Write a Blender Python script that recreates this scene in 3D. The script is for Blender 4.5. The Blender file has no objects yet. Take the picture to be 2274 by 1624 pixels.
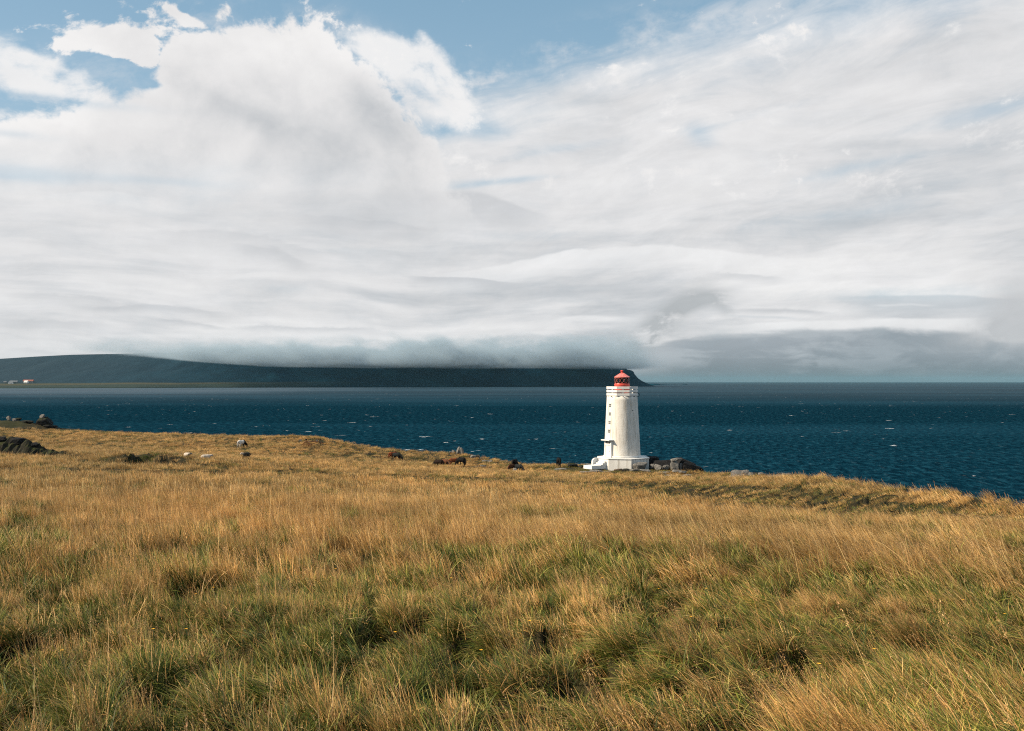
import bpy, bmesh, math, random
import numpy as np
from mathutils import Vector, Matrix

R = math.radians
SC = bpy.context.scene
COL = SC.collection
rng = np.random.default_rng(11)
random.seed(11)

# ------------------------------------------------------------------ camera
EYE = 21.0                      # metres above the sea
FPX, CX, HY = 2211.0, 1136.5, 848.0   # focal length / centre / horizon row of a 2273 px wide view
cam_d = bpy.data.cameras.new('camera'); cam = bpy.data.objects.new('camera', cam_d); COL.objects.link(cam)
cam_d.sensor_width = 36; cam_d.lens = 35.0
cam_d.clip_start = 0.1; cam_d.clip_end = 200000
cam.location = (0, 0, EYE)
cam.rotation_euler = (R(90) + math.atan((HY - 812) / FPX), 0, 0)
SC.camera = cam

# ------------------------------------------------------------------ light
SUN_AZ, SUN_EL = R(-102), R(33)       # azimuth from +Y towards +X
sd = bpy.data.lights.new('sun', 'SUN'); so = bpy.data.objects.new('sun', sd); COL.objects.link(so)
sd.energy = 5.0; sd.angle = R(0.55); sd.color = (1.0, 0.85, 0.65)
_sv = Vector((math.sin(SUN_AZ) * math.cos(SUN_EL), math.cos(SUN_AZ) * math.cos(SUN_EL), math.sin(SUN_EL)))
so.rotation_euler = _sv.to_track_quat('Z', 'Y').to_euler()
so.location = (-40, -20, 60)

vs = SC.view_settings
vs.view_transform = 'Standard'; vs.look = 'None'; vs.exposure = 0.57; vs.gamma = 1.0; vs.use_curve_mapping = False
SC.render.engine = 'CYCLES'
cy = SC.cycles
cy.max_bounces = 6; cy.diffuse_bounces = 1; cy.glossy_bounces = 2; cy.transmission_bounces = 6
cy.transparent_max_bounces = 8; cy.volume_bounces = 1
cy.use_adaptive_sampling = False; cy.filter_width = 1.15
cy.use_denoising = False
try:
    cy.denoiser = 'OPENIMAGEDENOISE'; cy.denoising_prefilter = 'NONE'; cy.denoising_input_passes = 'RGB_ALBEDO_NORMAL'
except Exception:
    pass


# ------------------------------------------------------------------ node helper
class NG:
    """small expression helper over a node tree"""
    def __init__(s, tree):
        s.t = tree; s.n = tree.nodes; s.l = tree.links
    def node(s, typ, **kw):
        n = s.n.new(typ)
        for k, v in kw.items(): setattr(n, k, v)
        return n
    def put(s, sock, v):
        if isinstance(v, bpy.types.NodeSocket): s.l.new(v, sock)
        elif v is not None:
            try: sock.default_value = v
            except Exception: sock.default_value = tuple(v) + (1.0,)
    def m(s, op, a, b=None, c=None, clamp=False):
        n = s.n.new('ShaderNodeMath'); n.operation = op; n.use_clamp = clamp
        s.put(n.inputs[0], a)
        if b is not None: s.put(n.inputs[1], b)
        if c is not None: s.put(n.inputs[2], c)
        return n.outputs[0]
    def add(s, a, b): return s.m('ADD', a, b)
    def sub(s, a, b): return s.m('SUBTRACT', a, b)
    def mul(s, a, b): return s.m('MULTIPLY', a, b)
    def mad(s, a, b, c): return s.m('MULTIPLY_ADD', a, b, c)
    def ss(s, x, lo, hi, a=0.0, b=1.0):
        n = s.n.new('ShaderNodeMapRange'); n.interpolation_type = 'SMOOTHSTEP'
        s.put(n.inputs[0], x); s.put(n.inputs[1], lo); s.put(n.inputs[2], hi); s.put(n.inputs[3], a); s.put(n.inputs[4], b)
        return n.outputs[0]
    def lin(s, x, lo, hi, a=0.0, b=1.0):
        n = s.n.new('ShaderNodeMapRange'); n.interpolation_type = 'LINEAR'; n.clamp = True
        s.put(n.inputs[0], x); s.put(n.inputs[1], lo); s.put(n.inputs[2], hi); s.put(n.inputs[3], a); s.put(n.inputs[4], b)
        return n.outputs[0]
    def sep(s, v):
        n = s.n.new('ShaderNodeSeparateXYZ'); s.put(n.inputs[0], v); return n.outputs
    def comb(s, x, y, z):
        n = s.n.new('ShaderNodeCombineXYZ'); s.put(n.inputs[0], x); s.put(n.inputs[1], y); s.put(n.inputs[2], z); return n.outputs[0]
    def vm(s, op, a, b=None, sc=None):
        n = s.n.new('ShaderNodeVectorMath'); n.operation = op; s.put(n.inputs[0], a)
        if b is not None: s.put(n.inputs[1], b)
        if sc is not None: s.put(n.inputs['Scale'], sc)
        return n.outputs[0]
    def noise(s, v, scale=1.0, detail=4.0, rough=0.5, dist=0.0, lac=2.0, col=False):
        n = s.n.new('ShaderNodeTexNoise'); n.noise_dimensions = '3D'
        s.put(n.inputs['Vector'], v); s.put(n.inputs['Scale'], scale); s.put(n.inputs['Detail'], detail)
        s.put(n.inputs['Roughness'], rough); s.put(n.inputs['Distortion'], dist); s.put(n.inputs['Lacunarity'], lac)
        return n.outputs['Color'] if col else n.outputs[0]
    def mix(s, f, a, b, blend='MIX'):
        n = s.n.new('ShaderNodeMix'); n.data_type = 'RGBA'; n.blend_type = blend; n.clamp_factor = True
        s.put(n.inputs[0], f); s.put(n.inputs[6], a); s.put(n.inputs[7], b)
        return n.outputs[2]
    def ramp(s, x, stops, interp='LINEAR'):
        n = s.n.new('ShaderNodeValToRGB'); n.color_ramp.interpolation = interp
        cr = n.color_ramp
        while len(cr.elements) < len(stops): cr.elements.new(0.5)
        for e, (p, c) in zip(cr.elements, stops):
            e.position = p; e.color = tuple(c) + (1.0,)
        s.put(n.inputs[0], x); return n.outputs[0]

def P4(c): return (c[0], c[1], c[2], 1.0)

# ------------------------------------------------------------------ world sky with clouds
world = bpy.data.worlds.new('World'); SC.world = world; world.use_nodes = True
wt = world.node_tree; wt.nodes.clear(); g = NG(wt)
SKY_STRENGTH = 0.10
SKY_EXP = 0.667          # radiance of the clouds that shows as white at this exposure
def build_world():
    out = g.node('ShaderNodeOutputWorld'); bg = g.node('ShaderNodeBackground')
    g.l.new(bg.outputs[0], out.inputs[0]); bg.inputs[1].default_value = SKY_STRENGTH
    sky = g.node('ShaderNodeTexSky'); sky.sky_type = 'NISHITA'; sky.sun_disc = False
    sky.sun_elevation = SUN_EL; sky.sun_rotation = SUN_AZ
    sky.altitude = 20; sky.air_density = 1.0; sky.dust_density = 0.6; sky.ozone_density = 1.6
    K = SKY_EXP / SKY_STRENGTH
    d = g.node('ShaderNodeTexCoord').outputs['Generated']
    x, y, z = g.sep(d)
    az = g.m('ARCTAN2', x, y); el = g.m('ARCSINE', z)
    U = g.mul(az, 2211.0); V = g.mul(el, 2211.0)      # bearing and height in handy angular units
    def uv(px, py):
        a = math.atan((px - CX) / FPX); return a * 2211, math.atan((HY - py) / FPX * math.cos(a)) * 2211
    def gau(px, py, rx, ry, rot, amp):
        u0, v0 = uv(px, py); c, s_ = math.cos(R(rot)), math.sin(R(rot))
        du = g.sub(U, u0); dv = g.sub(V, v0)
        p = g.mad(du, c / rx, g.mul(dv, s_ / rx)); q = g.mad(du, -s_ / ry, g.mul(dv, c / ry))
        return g.mul(g.m('EXPONENT', g.mul(g.mad(p, p, g.mul(q, q)), -1.0)), amp)
    def total(lst):
        acc = None
        for t in lst:
            v = gau(*t); acc = v if acc is None else g.add(acc, v)
        return acc
    def curve(pts, span=1400.0):
        """height of an edge over the bearing, through picture points"""
        q = [uv(*p) for p in pts]; lo, hi = q[0][0], q[-1][0]
        r = g.ramp(g.lin(U, lo, hi), [((a - lo) / (hi - lo), ((b + 400) / span,) * 3) for a, b in q], 'EASE')
        return g.mad(r, span, -400.0)
    def vec(sx, sy, sz, v): return g.vm('MULTIPLY', v, (sx, sy, sz))
    # ---- noises
    w = g.vm('SUBTRACT', g.noise(vec(3.2, 3.2, 4.5, d), 1.0, 3, 0.5, col=True), (0.5, 0.5, 0.5))
    w2 = g.vm('SUBTRACT', g.noise(vec(14, 14, 18, d), 1.0, 4, 0.55, col=True), (0.5, 0.5, 0.5))
    dw = g.vm('ADD', g.vm('ADD', d, g.vm('SCALE', w, sc=0.070)), g.vm('SCALE', w2, sc=0.020))
    wx, wy, wz = g.sep(w)
    cv = vec(13.0, 13.0, 17.0, dw)
    n1 = g.noise(cv, 1.0, 12, 0.60); n1r = g.noise(cv, 0.62, 6, 0.50); n1s = g.noise(g.vm('ADD', cv, (-0.24, 0.0, 0.46)), 0.62, 6, 0.50)
    n1f = g.noise(vec(52.0, 52.0, 60.0, dw), 1.0, 8, 0.62)
    nb = g.noise(vec(4.0, 4.0, 6.5, dw), 1.0, 5, 0.52)
    xs = g.mad(x, 0.97, g.mul(z, 0.24)); zs = g.mad(z, 0.97, g.mul(x, -0.24))
    n2 = g.noise(g.comb(g.mul(xs, 3.3), g.mul(y, 2.0), g.mul(g.mad(wz, 0.05, zs), 15.0)), 1.0, 9, 0.56, 0.25)
    n6 = g.noise(g.comb(g.mul(xs, 8.0), g.mul(y, 5.0), g.mul(g.mad(wz, 0.08, zs), 30.0)), 1.0, 10, 0.62, 0.7)
    n3 = g.noise(g.comb(g.mul(x, 5.0), g.mul(y, 5.0), g.mul(g.mad(wz, 0.045, z), 48.0)), 1.0, 8, 0.56, 0.25)
    n4 = g.noise(g.comb(g.mul(x, 3.2), g.mul(y, 3.2), g.mul(g.mad(wz, 0.06, z), 15.0)), 1.0, 7, 0.52, 0.3)
    n5 = g.noise(vec(16.0, 16.0, 50.0, dw), 1.0, 10, 0.62, 0.3)
    def c_(n, k): return g.mul(g.sub(n, 0.5), k)
    # ---- clear sky
    blue = g.mix(0.60, sky.outputs[0], P4((0.215 * K, 0.415 * K, 0.55 * K)))
    blue = g.mix(g.ss(V, 100.0, 1000.0, 0.50, 0.05), blue, P4((0.56 * K, 0.70 * K, 0.78 * K)))
    # ---- the wide sheet: streaky on the right, flat decks lower down, thin places letting the blue through
    top = curve([(-900, 150), (0, 285), (400, 330), (800, 300), (960, 245), (1040, 196), (1180, 168), (1300, 128), (1420, 92), (1560, 68), (1700, 40), (1850, 2), (2050, -70), (2273, -150), (3100, -260)])
    F = g.sub(top, V)
    thin = total([(1150, 522, 240, 20, 0, 60), (1110, 402, 130, 12, 6, 120), (1560, 300, 50, 30, -25, 85), (1000, 270, 130, 26, -12, 130), (1900, 372, 160, 16, 8, 60), (2190, 245, 200, 26, 10, 70), (1240, 330, 180, 14, 8, 65),
                  (1720, 245, 160, 12, 10, 55), (1850, 480, 300, 26, 6, 40), (20, 382, 90, 17, 0, 190), (330, 400, 170, 9, 0, 60), (2000, 655, 260, 22, 0, 70), (1300, 640, 220, 12, 0, 45), (650, 640, 260, 10, 0, 30), (800, 560, 200, 14, 0, 40)])
    depth = g.m('MINIMUM', F, 150.0)
    aS = g.ss(g.add(g.sub(depth, thin), g.add(c_(n2, 210), g.add(c_(n6, 170), c_(n1f, 40)))), -62.0, 128.0)
    tone = g.add(0.40, c_(n4, 1.15))
    tone = g.mad(c_(n3, 1.6), g.ss(V, 60.0, 520.0, 1.0, 0.25), tone)
    tone = g.mad(c_(n5, 0.95), g.ss(V, 60.0, 700.0, 1.0, 0.45), tone)
    right = g.ss(U, -250.0, 250.0)
    tone = g.mad(g.add(c_(n2, -0.9), c_(n6, -0.45)), right, tone)
    tone = g.add(tone, total([(1700, 490, 650, 55, 4, 0.16), (760, 470, 260, 40, 0, 0.16), (820, 660, 520, 40, 0, 0.10), (1320, 225, 160, 20, -12, 0.16), (300, 640, 300, 40, 0, 0.12)]))
    tone = g.sub(tone, total([(1500, 230, 420, 70, 9, 0.16), (1900, 560, 400, 60, 0, 0.10), (350, 560, 260, 40, 0, 0.08)]))
    CR = [(0.0, (0.915, 0.905, 0.90)), (0.35, (0.795, 0.79, 0.795)), (0.7, (0.62, 0.635, 0.655)), (1.0, (0.47, 0.50, 0.53))]
    sheet = g.ramp(g.m('MINIMUM', g.m('MAXIMUM', tone, 0.0), 1.0), CR)
    # ---- shelves: crisp upper edge, fading underneath
    def shelf(col, px0, px1, pyl, pym, pyr, wid, c, amt, rough=16.0, crisp=7.0):
        e = curve([(px0, pyl), ((px0 + px1) / 2, pym), (px1, pyr)])
        s_ = g.add(g.sub(e, V), g.add(c_(n5, rough * 2.2), c_(n3, rough)))
        u0, u1 = uv(px0, pyl)[0], uv(px1, pyr)[0]; m = (u1 - u0) * 0.28
        wn = g.mul(g.ss(g.add(U, c_(n4, 160)), u0 - 10, u0 + m), g.ss(g.add(U, c_(n4, -160)), u1 - m, u1 + 10, 1.0, 0.0))
        a = g.mul(g.mul(g.ss(s_, 0.0, crisp), g.ss(s_, wid * 0.2, wid, 1.0, 0.0)), g.mul(wn, amt))
        return g.mix(a, col, P4(c))
    WH, G1, G2, BG = (0.90, 0.895, 0.895), (0.60, 0.61, 0.63), (0.49, 0.51, 0.54), (0.52, 0.575, 0.62)
    for t in ((250, 760, 505, 510, 560, 90, G1, .40), (500, 700, 535, 545, 580, 45, G2, .28), (840, 1245, 398, 420, 474, 105, G1, .75, 10, 12), (640, 1000, 470, 488, 505, 50, G2, .35),
              (0, 420, 430, 425, 440, 60, WH, .35), (890, 1960, 606, 540, 582, 80, WH, .70, 14), (905, 1140, 610, 614, 626, 26, G2, .55, 6, 4), (1140, 1500, 640, 628, 640, 40, G1, .35), (1560, 1760, 600, 604, 612, 26, G2, .35),
              (0, 330, 640, 652, 672, 40, G1, .5), (120, 560, 668, 674, 690, 26, G2, .42), (0, 260, 704, 706, 712, 26, G1, .5), (330, 520, 706, 710, 718, 16, G2, .45), (460, 900, 716, 722, 732, 22, G2, .45), (100, 900, 742, 738, 742, 16, WH, .4, 6),
              (370, 600, 776, 770, 771, 18, WH, .85, 5, 4), (0, 380, 768, 776, 786, 20, G1, .35), (1180, 1420, 712, 698, 702, 22, WH, .6, 6), (1060, 1500, 744, 738, 742, 18, G1, .45),
              (1840, 2330, 652, 650, 662, 60, BG, .62, 10), (1610, 1860, 682, 682, 690, 18, G2, .6, 7), (1600, 1800, 696, 698, 704, 12, BG, .5, 5), (1540, 2260, 722, 706, 702, 44, WH, .8, 8), (1950, 2080, 674, 672, 674, 9, WH, .7, 4)):
        sheet = shelf(sheet, *t)
    # ---- the blue-grey bank low on the right and the misty horizon
    edge = g.add(curve([(1330, 800), (1430, 766), (1520, 744), (1660, 741), (1800, 733), (1950, 727), (2100, 733), (2300, 752), (3200, 700)]), g.add(c_(n3, 26), c_(n5, 30)))
    sb = g.sub(edge, V)
    band = g.mul(g.ss(sb, -3.0, 12.0), g.ss(g.add(U, c_(n5, 300)), 150.0, 420.0))
    bandc = g.mix(g.ss(sb, 0.0, 88.0), P4((0.35, 0.39, 0.43)), P4((0.235, 0.27, 0.30)))
    bandc = g.mix(g.mul(g.ss(g.add(n3, c_(n5, 1.1)), 0.42, 0.66), 0.75), bandc, P4((0.47, 0.505, 0.535)))
    bandc = g.mix(g.mul(g.ss(n4, 0.50, 0.66), 0.5), bandc, P4((0.25, 0.30, 0.34)))
    sheet = g.mix(g.mul(band, 0.94), sheet, bandc)
    puff_r = g.mul(total([(2255, 690, 90, 60, 40, 0.9), (2290, 740, 130, 26, 0, 0.7), (2200, 735, 70, 20, 20, 0.5)]), g.ss(g.add(nb, c_(n1, 0.9)), 0.30, 0.62))
    sheet = g.mix(g.m('MINIMUM', puff_r, 1.0), sheet, P4((0.565, 0.575, 0.59)))
    # torn vapour lifting off the end of the headland
    pl = total([(1395, 770, 120, 22, 14, 0.75), (1440, 735, 90, 24, 46, 0.85), (1500, 695, 85, 22, 40, 0.85), (1560, 668, 62, 16, 14, 0.8), (1605, 680, 40, 16, -38, 0.6), (1330, 745, 120, 10, 6, 0.4)])
    pl = g.mul(pl, g.ss(g.add(c_(n1, 1.3), g.add(n5, c_(n1f, 0.6))), 0.30, 0.66))
    sheet = g.mix(g.m('MINIMUM', pl, 0.92), sheet, P4((0.475, 0.495, 0.51)))
    sheet = g.mix(g.mul(g.ss(V, -10.0, 60.0, 0.95, 0.0), g.ss(U, -500.0, 300.0, 0.35, 1.0)), sheet, P4((0.180, 0.205, 0.225)))
    aS = g.m('MAXIMUM', aS, g.mul(band, 0.97))
    sheet = g.vm('MULTIPLY', sheet, g.comb(*[g.add(1.0, g.add(g.add(c_(n5, 0.26), c_(n6, 0.16)), c_(n1f, 0.10)))] * 3))
    # ---- the big heap of cumulus on the left
    topL = curve([(-700, 60), (-60, 240), (90, 232), (180, 190), (215, 165), (262, 176), (300, 148), (335, 128), (362, 76), (390, 50), (430, 60), (500, 50), (545, 40), (580, 26), (640, 34), (680, 48), (720, 72), (760, 106), (800, 146), (850, 192), (905, 246), (950, 310), (1010, 410), (1100, 520)])
    FL = g.sub(topL, V)
    arm = g.sub(total([(170, 80, 58, 15, 22, 150), (240, 92, 62, 26, 12, 170), (310, 82, 70, 40, 30, 170), (300, 120, 60, 30, -20, 120), (380, 22, 40, 12, -32, 120), (420, 40, 50, 9, -20, 90), (495, 26, 22, 20, 0, 110)]), 62.0)
    left = g.sub(total([(20, 150, 130, 30, -6, 190), (110, 172, 90, 26, -24, 170), (-120, 150, 120, 50, 0, 200), (165, 160, 14, 12, 0, 75), (185, 156, 9, 10, 0, 70)]), 62.0)
    puff = g.sub(total([(800, 100, 46, 20, -10, 150), (880, 118, 80, 30, -18, 190), (950, 168, 64, 46, -52, 190), (1005, 222, 56, 40, -40, 170), (865, 160, 60, 20, -40, 90), (945, 84, 30, 9, -35, 78), (1043, 160, 12, 9, 0, 72)]), 62.0)
    arm = g.add(g.mul(arm, 0.5), g.add(g.add(c_(n5, 130), c_(n1f, 60)), c_(nb, 60))); arm = g.m('MINIMUM', arm, g.mul(total([(170, 80, 90, 40, 22, 150), (250, 92, 100, 60, 12, 170), (320, 90, 90, 70, 30, 170), (430, 30, 120, 50, -20, 150)]), 1.0)); FH = g.m('MAXIMUM', FL, g.sub(arm, 6.0))
    FH = g.sub(FH, total([(240, 150, 55, 26, -20, 60), (330, 185, 40, 9, 0, 60)]))
    disp = g.add(c_(n1, 215), c_(n1f, 95))
    aH = g.mul(g.ss(g.add(g.m('MINIMUM', FH, 120.0), disp), -12.0, g.mad(g.ss(n4, 0.4, 0.62), 44.0, 14.0)), g.ss(V, 300.0, 500.0))
    aP = g.ss(g.add(g.mul(g.m('MINIMUM', g.m('MAXIMUM', left, puff), 80.0), 0.55), g.add(g.mul(disp, 1.15), g.add(c_(n5, 90), c_(nb, 60)))), -34.0, 58.0)
    aP = g.mul(aP, g.ss(g.m('MAXIMUM', left, puff), -60.0, -22.0))
    hole = g.sub(1.0, g.m('MINIMUM', total([(50, 212, 150, 9, 0, 0.85), (935, 208, 42, 12, -28, 0.75), (15, 296, 70, 8, 0, 0.5)]), 1.0))
    relief = g.sub(n1r, n1s)
    tH = g.add(g.add(0.16, g.ss(FH, 0.0, 330.0, 0.0, 0.26)), g.add(g.add(g.mul(relief, -1.1), g.add(c_(n1, -0.62), c_(n1f, -0.30))), c_(nb, 0.95)))
    tH = g.add(tH, total([(868, 262, 170, 46, -46, 0.36), (790, 215, 120, 40, -48, 0.22), (520, 230, 190, 34, -16, 0.22), (640, 285, 150, 34, -18, 0.22), (330, 225, 150, 22, -12, 0.18)]))
    heap = g.ramp(g.m('MINIMUM', g.m('MAXIMUM', tH, 0.0), 1.0), [(0.0, (0.93, 0.915, 0.905)), (0.4, (0.80, 0.79, 0.79)), (0.75, (0.63, 0.64, 0.655)), (1.0, (0.50, 0.525, 0.555))])
    tP = g.add(g.add(0.10, c_(nb, 0.6)), g.mul(relief, -1.1))
    heapP = g.ramp(g.m('MINIMUM', g.m('MAXIMUM', tP, 0.0), 1.0), CR)
    # ---- scattered cloud overhead, beyond the top of the picture
    hi = g.mul(g.ss(V, 900.0, 1300.0), g.ss(g.add(n2, c_(n1, 0.8)), 0.50, 0.66))
    fin = g.mix(g.mul(aS, 0.985), blue, g.vm('SCALE', sheet, sc=K))
    fin = g.mix(g.mul(aH, g.mul(hole, 0.99)), fin, g.vm('SCALE', heap, sc=K))
    veil = g.mul(total([(850, 165, 130, 40, -45, 0.55), (940, 235, 110, 36, -20, 0.6), (250, 150, 90, 40, -10, 0.35), (60, 205, 180, 30, 0, 0.4), (1060, 190, 90, 30, 10, 0.5), (430, 20, 120, 24, -20, 0.4), (620, 20, 160, 20, -5, 0.3), (1250, 110, 220, 40, 16, 0.45), (1600, 40, 260, 30, 10, 0.5)]), g.ss(g.add(n6, g.add(c_(n1, 0.9), c_(n1f, 0.5))), 0.36, 0.70))
    fin = g.mix(g.m('MINIMUM', veil, 0.8), fin, P4((0.79 * K, 0.79 * K, 0.80 * K)))
    fin = g.mix(g.mul(aP, g.mul(hole, 0.93)), fin, g.vm('SCALE', heapP, sc=K))
    clear = g.ss(V, 900.0, 1150.0, 0.0, 1.0)
    fin = g.mix(clear, fin, g.mix(g.mul(hi, 0.9), blue, P4((0.74 * K, 0.74 * K, 0.75 * K))))
    g.l.new(fin, bg.inputs[0])
build_world()
world.cycles.sampling_method = 'NONE'      # a smooth sky is found well enough by the bounced rays themselves


# ------------------------------------------------------------------ object helpers
def tag(o, label=None, cat=None, group=None, kind=None):
    if label: o['label'] = label
    if cat: o['category'] = cat
    if group: o['group'] = group
    if kind: o['kind'] = kind
    return o
def empty(name, loc, rz=0.0, label=None, cat=None, group=None):
    o = bpy.data.objects.new(name, None); COL.objects.link(o); o.empty_display_size = 0.3
    o.location = loc; o.rotation_euler = (0, 0, rz)
    return tag(o, label, cat, group)
def link(name, me, mat=None, parent=None):
    o = bpy.data.objects.new(name, me); COL.objects.link(o)
    if mat is not None and not me.materials: me.materials.append(mat)
    if parent is not None: o.parent = parent
    return o
def from_bm(name, bm, mat=None, parent=None, smooth=False):
    me = bpy.data.meshes.new(name); bm.normal_update(); bm.to_mesh(me); bm.free()
    if smooth:
        me.polygons.foreach_set('use_smooth', np.ones(len(me.polygons), bool))
    return link(name, me, mat, parent)
def mesh_np(name, verts, faces, smooth=True):
    """faces: (n,4) or (n,3) int array"""
    me = bpy.data.meshes.new(name)
    v = np.asarray(verts, np.float32); f = np.asarray(faces, np.int32)
    me.vertices.add(len(v)); me.vertices.foreach_set('co', v.ravel())
    k = f.shape[1]
    me.loops.add(f.size); me.loops.foreach_set('vertex_index', f.ravel())
    me.polygons.add(len(f)); me.polygons.foreach_set('loop_start', np.arange(0, f.size, k, dtype=np.int32))
    me.polygons.foreach_set('use_smooth', np.full(len(f), smooth))
    me.update(calc_edges=True); me.validate()
    return me

def add_box(bm, c, s, rot=None):
    mtx = Matrix.Translation(c) @ (rot if rot is not None else Matrix.Identity(4)) @ Matrix.Diagonal((s[0], s[1], s[2], 1))
    return bmesh.ops.create_cube(bm, size=1.0, matrix=mtx)['verts']
def add_tube(bm, pts, rad, seg=8, caps=True):
    """pts list of vectors, rad float or list"""
    pts = [Vector(p) for p in pts]
    if not hasattr(rad, '__len__'): rad = [rad] * len(pts)
    rings = []; ref = Vector((0.13, 0.27, 0.95)).normalized()
    for i, p in enumerate(pts):
        a = pts[max(i - 1, 0)]; b = pts[min(i + 1, len(pts) - 1)]
        t = (b - a).normalized()
        s = t.cross(ref)
        if s.length < 1e-3: s = t.cross(Vector((1, 0, 0)))
        s.normalize(); u = s.cross(t)
        rings.append([bm.verts.new(p + (s * math.cos(2 * math.pi * k / seg) + u * math.sin(2 * math.pi * k / seg)) * rad[i]) for k in range(seg)])
    for A, B in zip(rings, rings[1:]):
        for k in range(seg):
            bm.faces.new((A[k], A[(k + 1) % seg], B[(k + 1) % seg], B[k]))
    if caps:
        bm.faces.new(rings[0][::-1]); bm.faces.new(rings[-1])
def add_loft(bm, rings):
    """rings: list of equal-length vertex position lists, closed rings, capped"""
    rv = [[bm.verts.new(p) for p in r] for r in rings]
    n = len(rv[0])
    for A, B in zip(rv, rv[1:]):
        for k in range(n): bm.faces.new((A[k], A[(k + 1) % n], B[(k + 1) % n], B[k]))
    bm.faces.new(rv[0][::-1]); bm.faces.new(rv[-1])
def add_lathe(bm, prof, seg=48, phase=0.0):
    """prof: list of (r,z); r = 0 closes"""
    rings = []
    for r, z in prof:
        if r < 1e-6: rings.append([bm.verts.new((0, 0, z))])
        else: rings.append([bm.verts.new((r * math.sin(phase + 2 * math.pi * k / seg), -r * math.cos(phase + 2 * math.pi * k / seg), z)) for k in range(seg)])
    for A, B in zip(rings, rings[1:]):
        for k in range(seg):
            a = A[k % len(A)]; a2 = A[(k + 1) % len(A)]; b = B[k % len(B)]; b2 = B[(k + 1) % len(B)]
            vs_ = []
            for v in (a, a2, b2, b):
                if v not in vs_: vs_.append(v)
            if len(vs_) >= 3:
                try: bm.faces.new(vs_)
                except ValueError: pass
def bevel_all(bm, w, seg=2):
    bmesh.ops.bevel(bm, geom=list(bm.edges), offset=w, segments=seg, affect='EDGES', profile=0.5)

def material(name):
    m = bpy.data.materials.new(name); m.use_nodes = True; m.node_tree.nodes.clear()
    gg = NG(m.node_tree); out = gg.node('ShaderNodeOutputMaterial')
    return m, gg, out
def principled(gg, out, col, rough=0.6, bump=None, bstr=0.3, bdist=0.02, spec=0.3, **kw):
    b = gg.node('ShaderNodeBsdfPrincipled')
    gg.put(b.inputs['Base Color'], col if isinstance(col, bpy.types.NodeSocket) else P4(col)); gg.put(b.inputs['Roughness'], rough)
    gg.put(b.inputs['Specular IOR Level'], spec)
    for k, v in kw.items(): gg.put(b.inputs[k.replace('_', ' ')], v)
    if bump is not None:
        bn = gg.node('ShaderNodeBump'); gg.put(bn.inputs['Strength'], bstr); gg.put(bn.inputs['Distance'], bdist)
        gg.put(bn.inputs['Height'], bump); gg.l.new(bn.outputs[0], b.inputs['Normal'])
    gg.l.new(b.outputs[0], out.inputs[0]); return b
def noisy_mat(name, c1, c2, scale=3.0, rough=0.7, bstr=0.3, bdist=0.02, spec=0.3, c3=None, detail=6, coord='Object'):
    m, gg, out = material(name)
    co = gg.node('ShaderNodeTexCoord').outputs[coord]
    n = gg.noise(co, scale, detail, 0.6)
    c = gg.mix(gg.ss(n, 0.35, 0.65), P4(c1), P4(c2))
    if c3 is not None:
        n2 = gg.noise(gg.vm('ADD', co, (3.1, 7.7, 1.3)), scale * 0.45, 5, 0.65)
        c = gg.mix(gg.ss(n2, 0.52, 0.66), c, P4(c3))
    nb = gg.noise(co, scale * 4, 6, 0.65)
    principled(gg, out, c, rough, nb, bstr, bdist, spec)
    return m

# ------------------------------------------------------------------ numpy noise
_perm = np.random.default_rng(5).permutation(4096)
_gr = np.random.default_rng(6).uniform(0, 2 * math.pi, 4096)
def pnoise(x, y):
    x = np.asarray(x, float); y = np.asarray(y, float)
    xi = np.floor(x).astype(int); yi = np.floor(y).astype(int); fx = x - xi; fy = y - yi
    def h(a, b):
        t = _gr[_perm[(_perm[a & 4095] + b) & 4095]]
        return np.cos(t), np.sin(t)
    def dot(a, b, dx, dy):
        gx, gy = h(a, b); return gx * dx + gy * dy
    u = fx ** 3 * (fx * (fx * 6 - 15) + 10); v = fy ** 3 * (fy * (fy * 6 - 15) + 10)
    n00 = dot(xi, yi, fx, fy); n10 = dot(xi + 1, yi, fx - 1, fy); n01 = dot(xi, yi + 1, fx, fy - 1); n11 = dot(xi + 1, yi + 1, fx - 1, fy - 1)
    return 1.5 * ((n00 * (1 - u) + n10 * u) * (1 - v) + (n01 * (1 - u) + n11 * u) * v)
def fbm(x, y, oct=4, rough=0.5):
    s = 0; a = 1; t = 0
    for i in range(oct):
        s = s + a * pnoise(x * 2 ** i + 17.3 * i, y * 2 ** i - 9.1 * i); t += a; a *= rough
    return s / t
def sstep(x, a, b):
    t = np.clip((np.asarray(x, float) - a) / (b - a), 0, 1); return t * t * (3 - 2 * t)

# ------------------------------------------------------------------ terrain
def U_(px): return (px - CX) / FPX
def PT(px, d, py=None):
    """world x, y (and z) of a picture column at depth d"""
    if py is None: return d * U_(px), d
    return Vector((d * U_(px), d, EYE - d * (py - HY) / FPX))
ctrl = []
def cp(px, d, py, drop=0.3):
    v = PT(px, d, py); ctrl.append((v.x, v.y, v.z - EYE - drop))
def cz(px, d, z): ctrl.append((d * U_(px), d, z))
for d_, z_ in ((6, -2.2), (10, -2.58), (15, -3.05), (25, -3.98), (40, -5.3), (60, -6.95), (80, -8.45)): cz(1136, d_, z_)
for d_, z_ in ((10, -2.45), (25, -3.6), (40, -4.7), (60, -5.9), (90, -7.1)): cz(0, d_, z_)
for d_, z_ in ((10, -2.6), (25, -4.1), (40, -5.7)): cz(2273, d_, z_)
cz(550, 60, -6.35); cz(550, 40, -4.95); cz(1740, 60, -7.4); cz(1740, 40, -5.6); cz(550, 85, -7.7)
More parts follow.
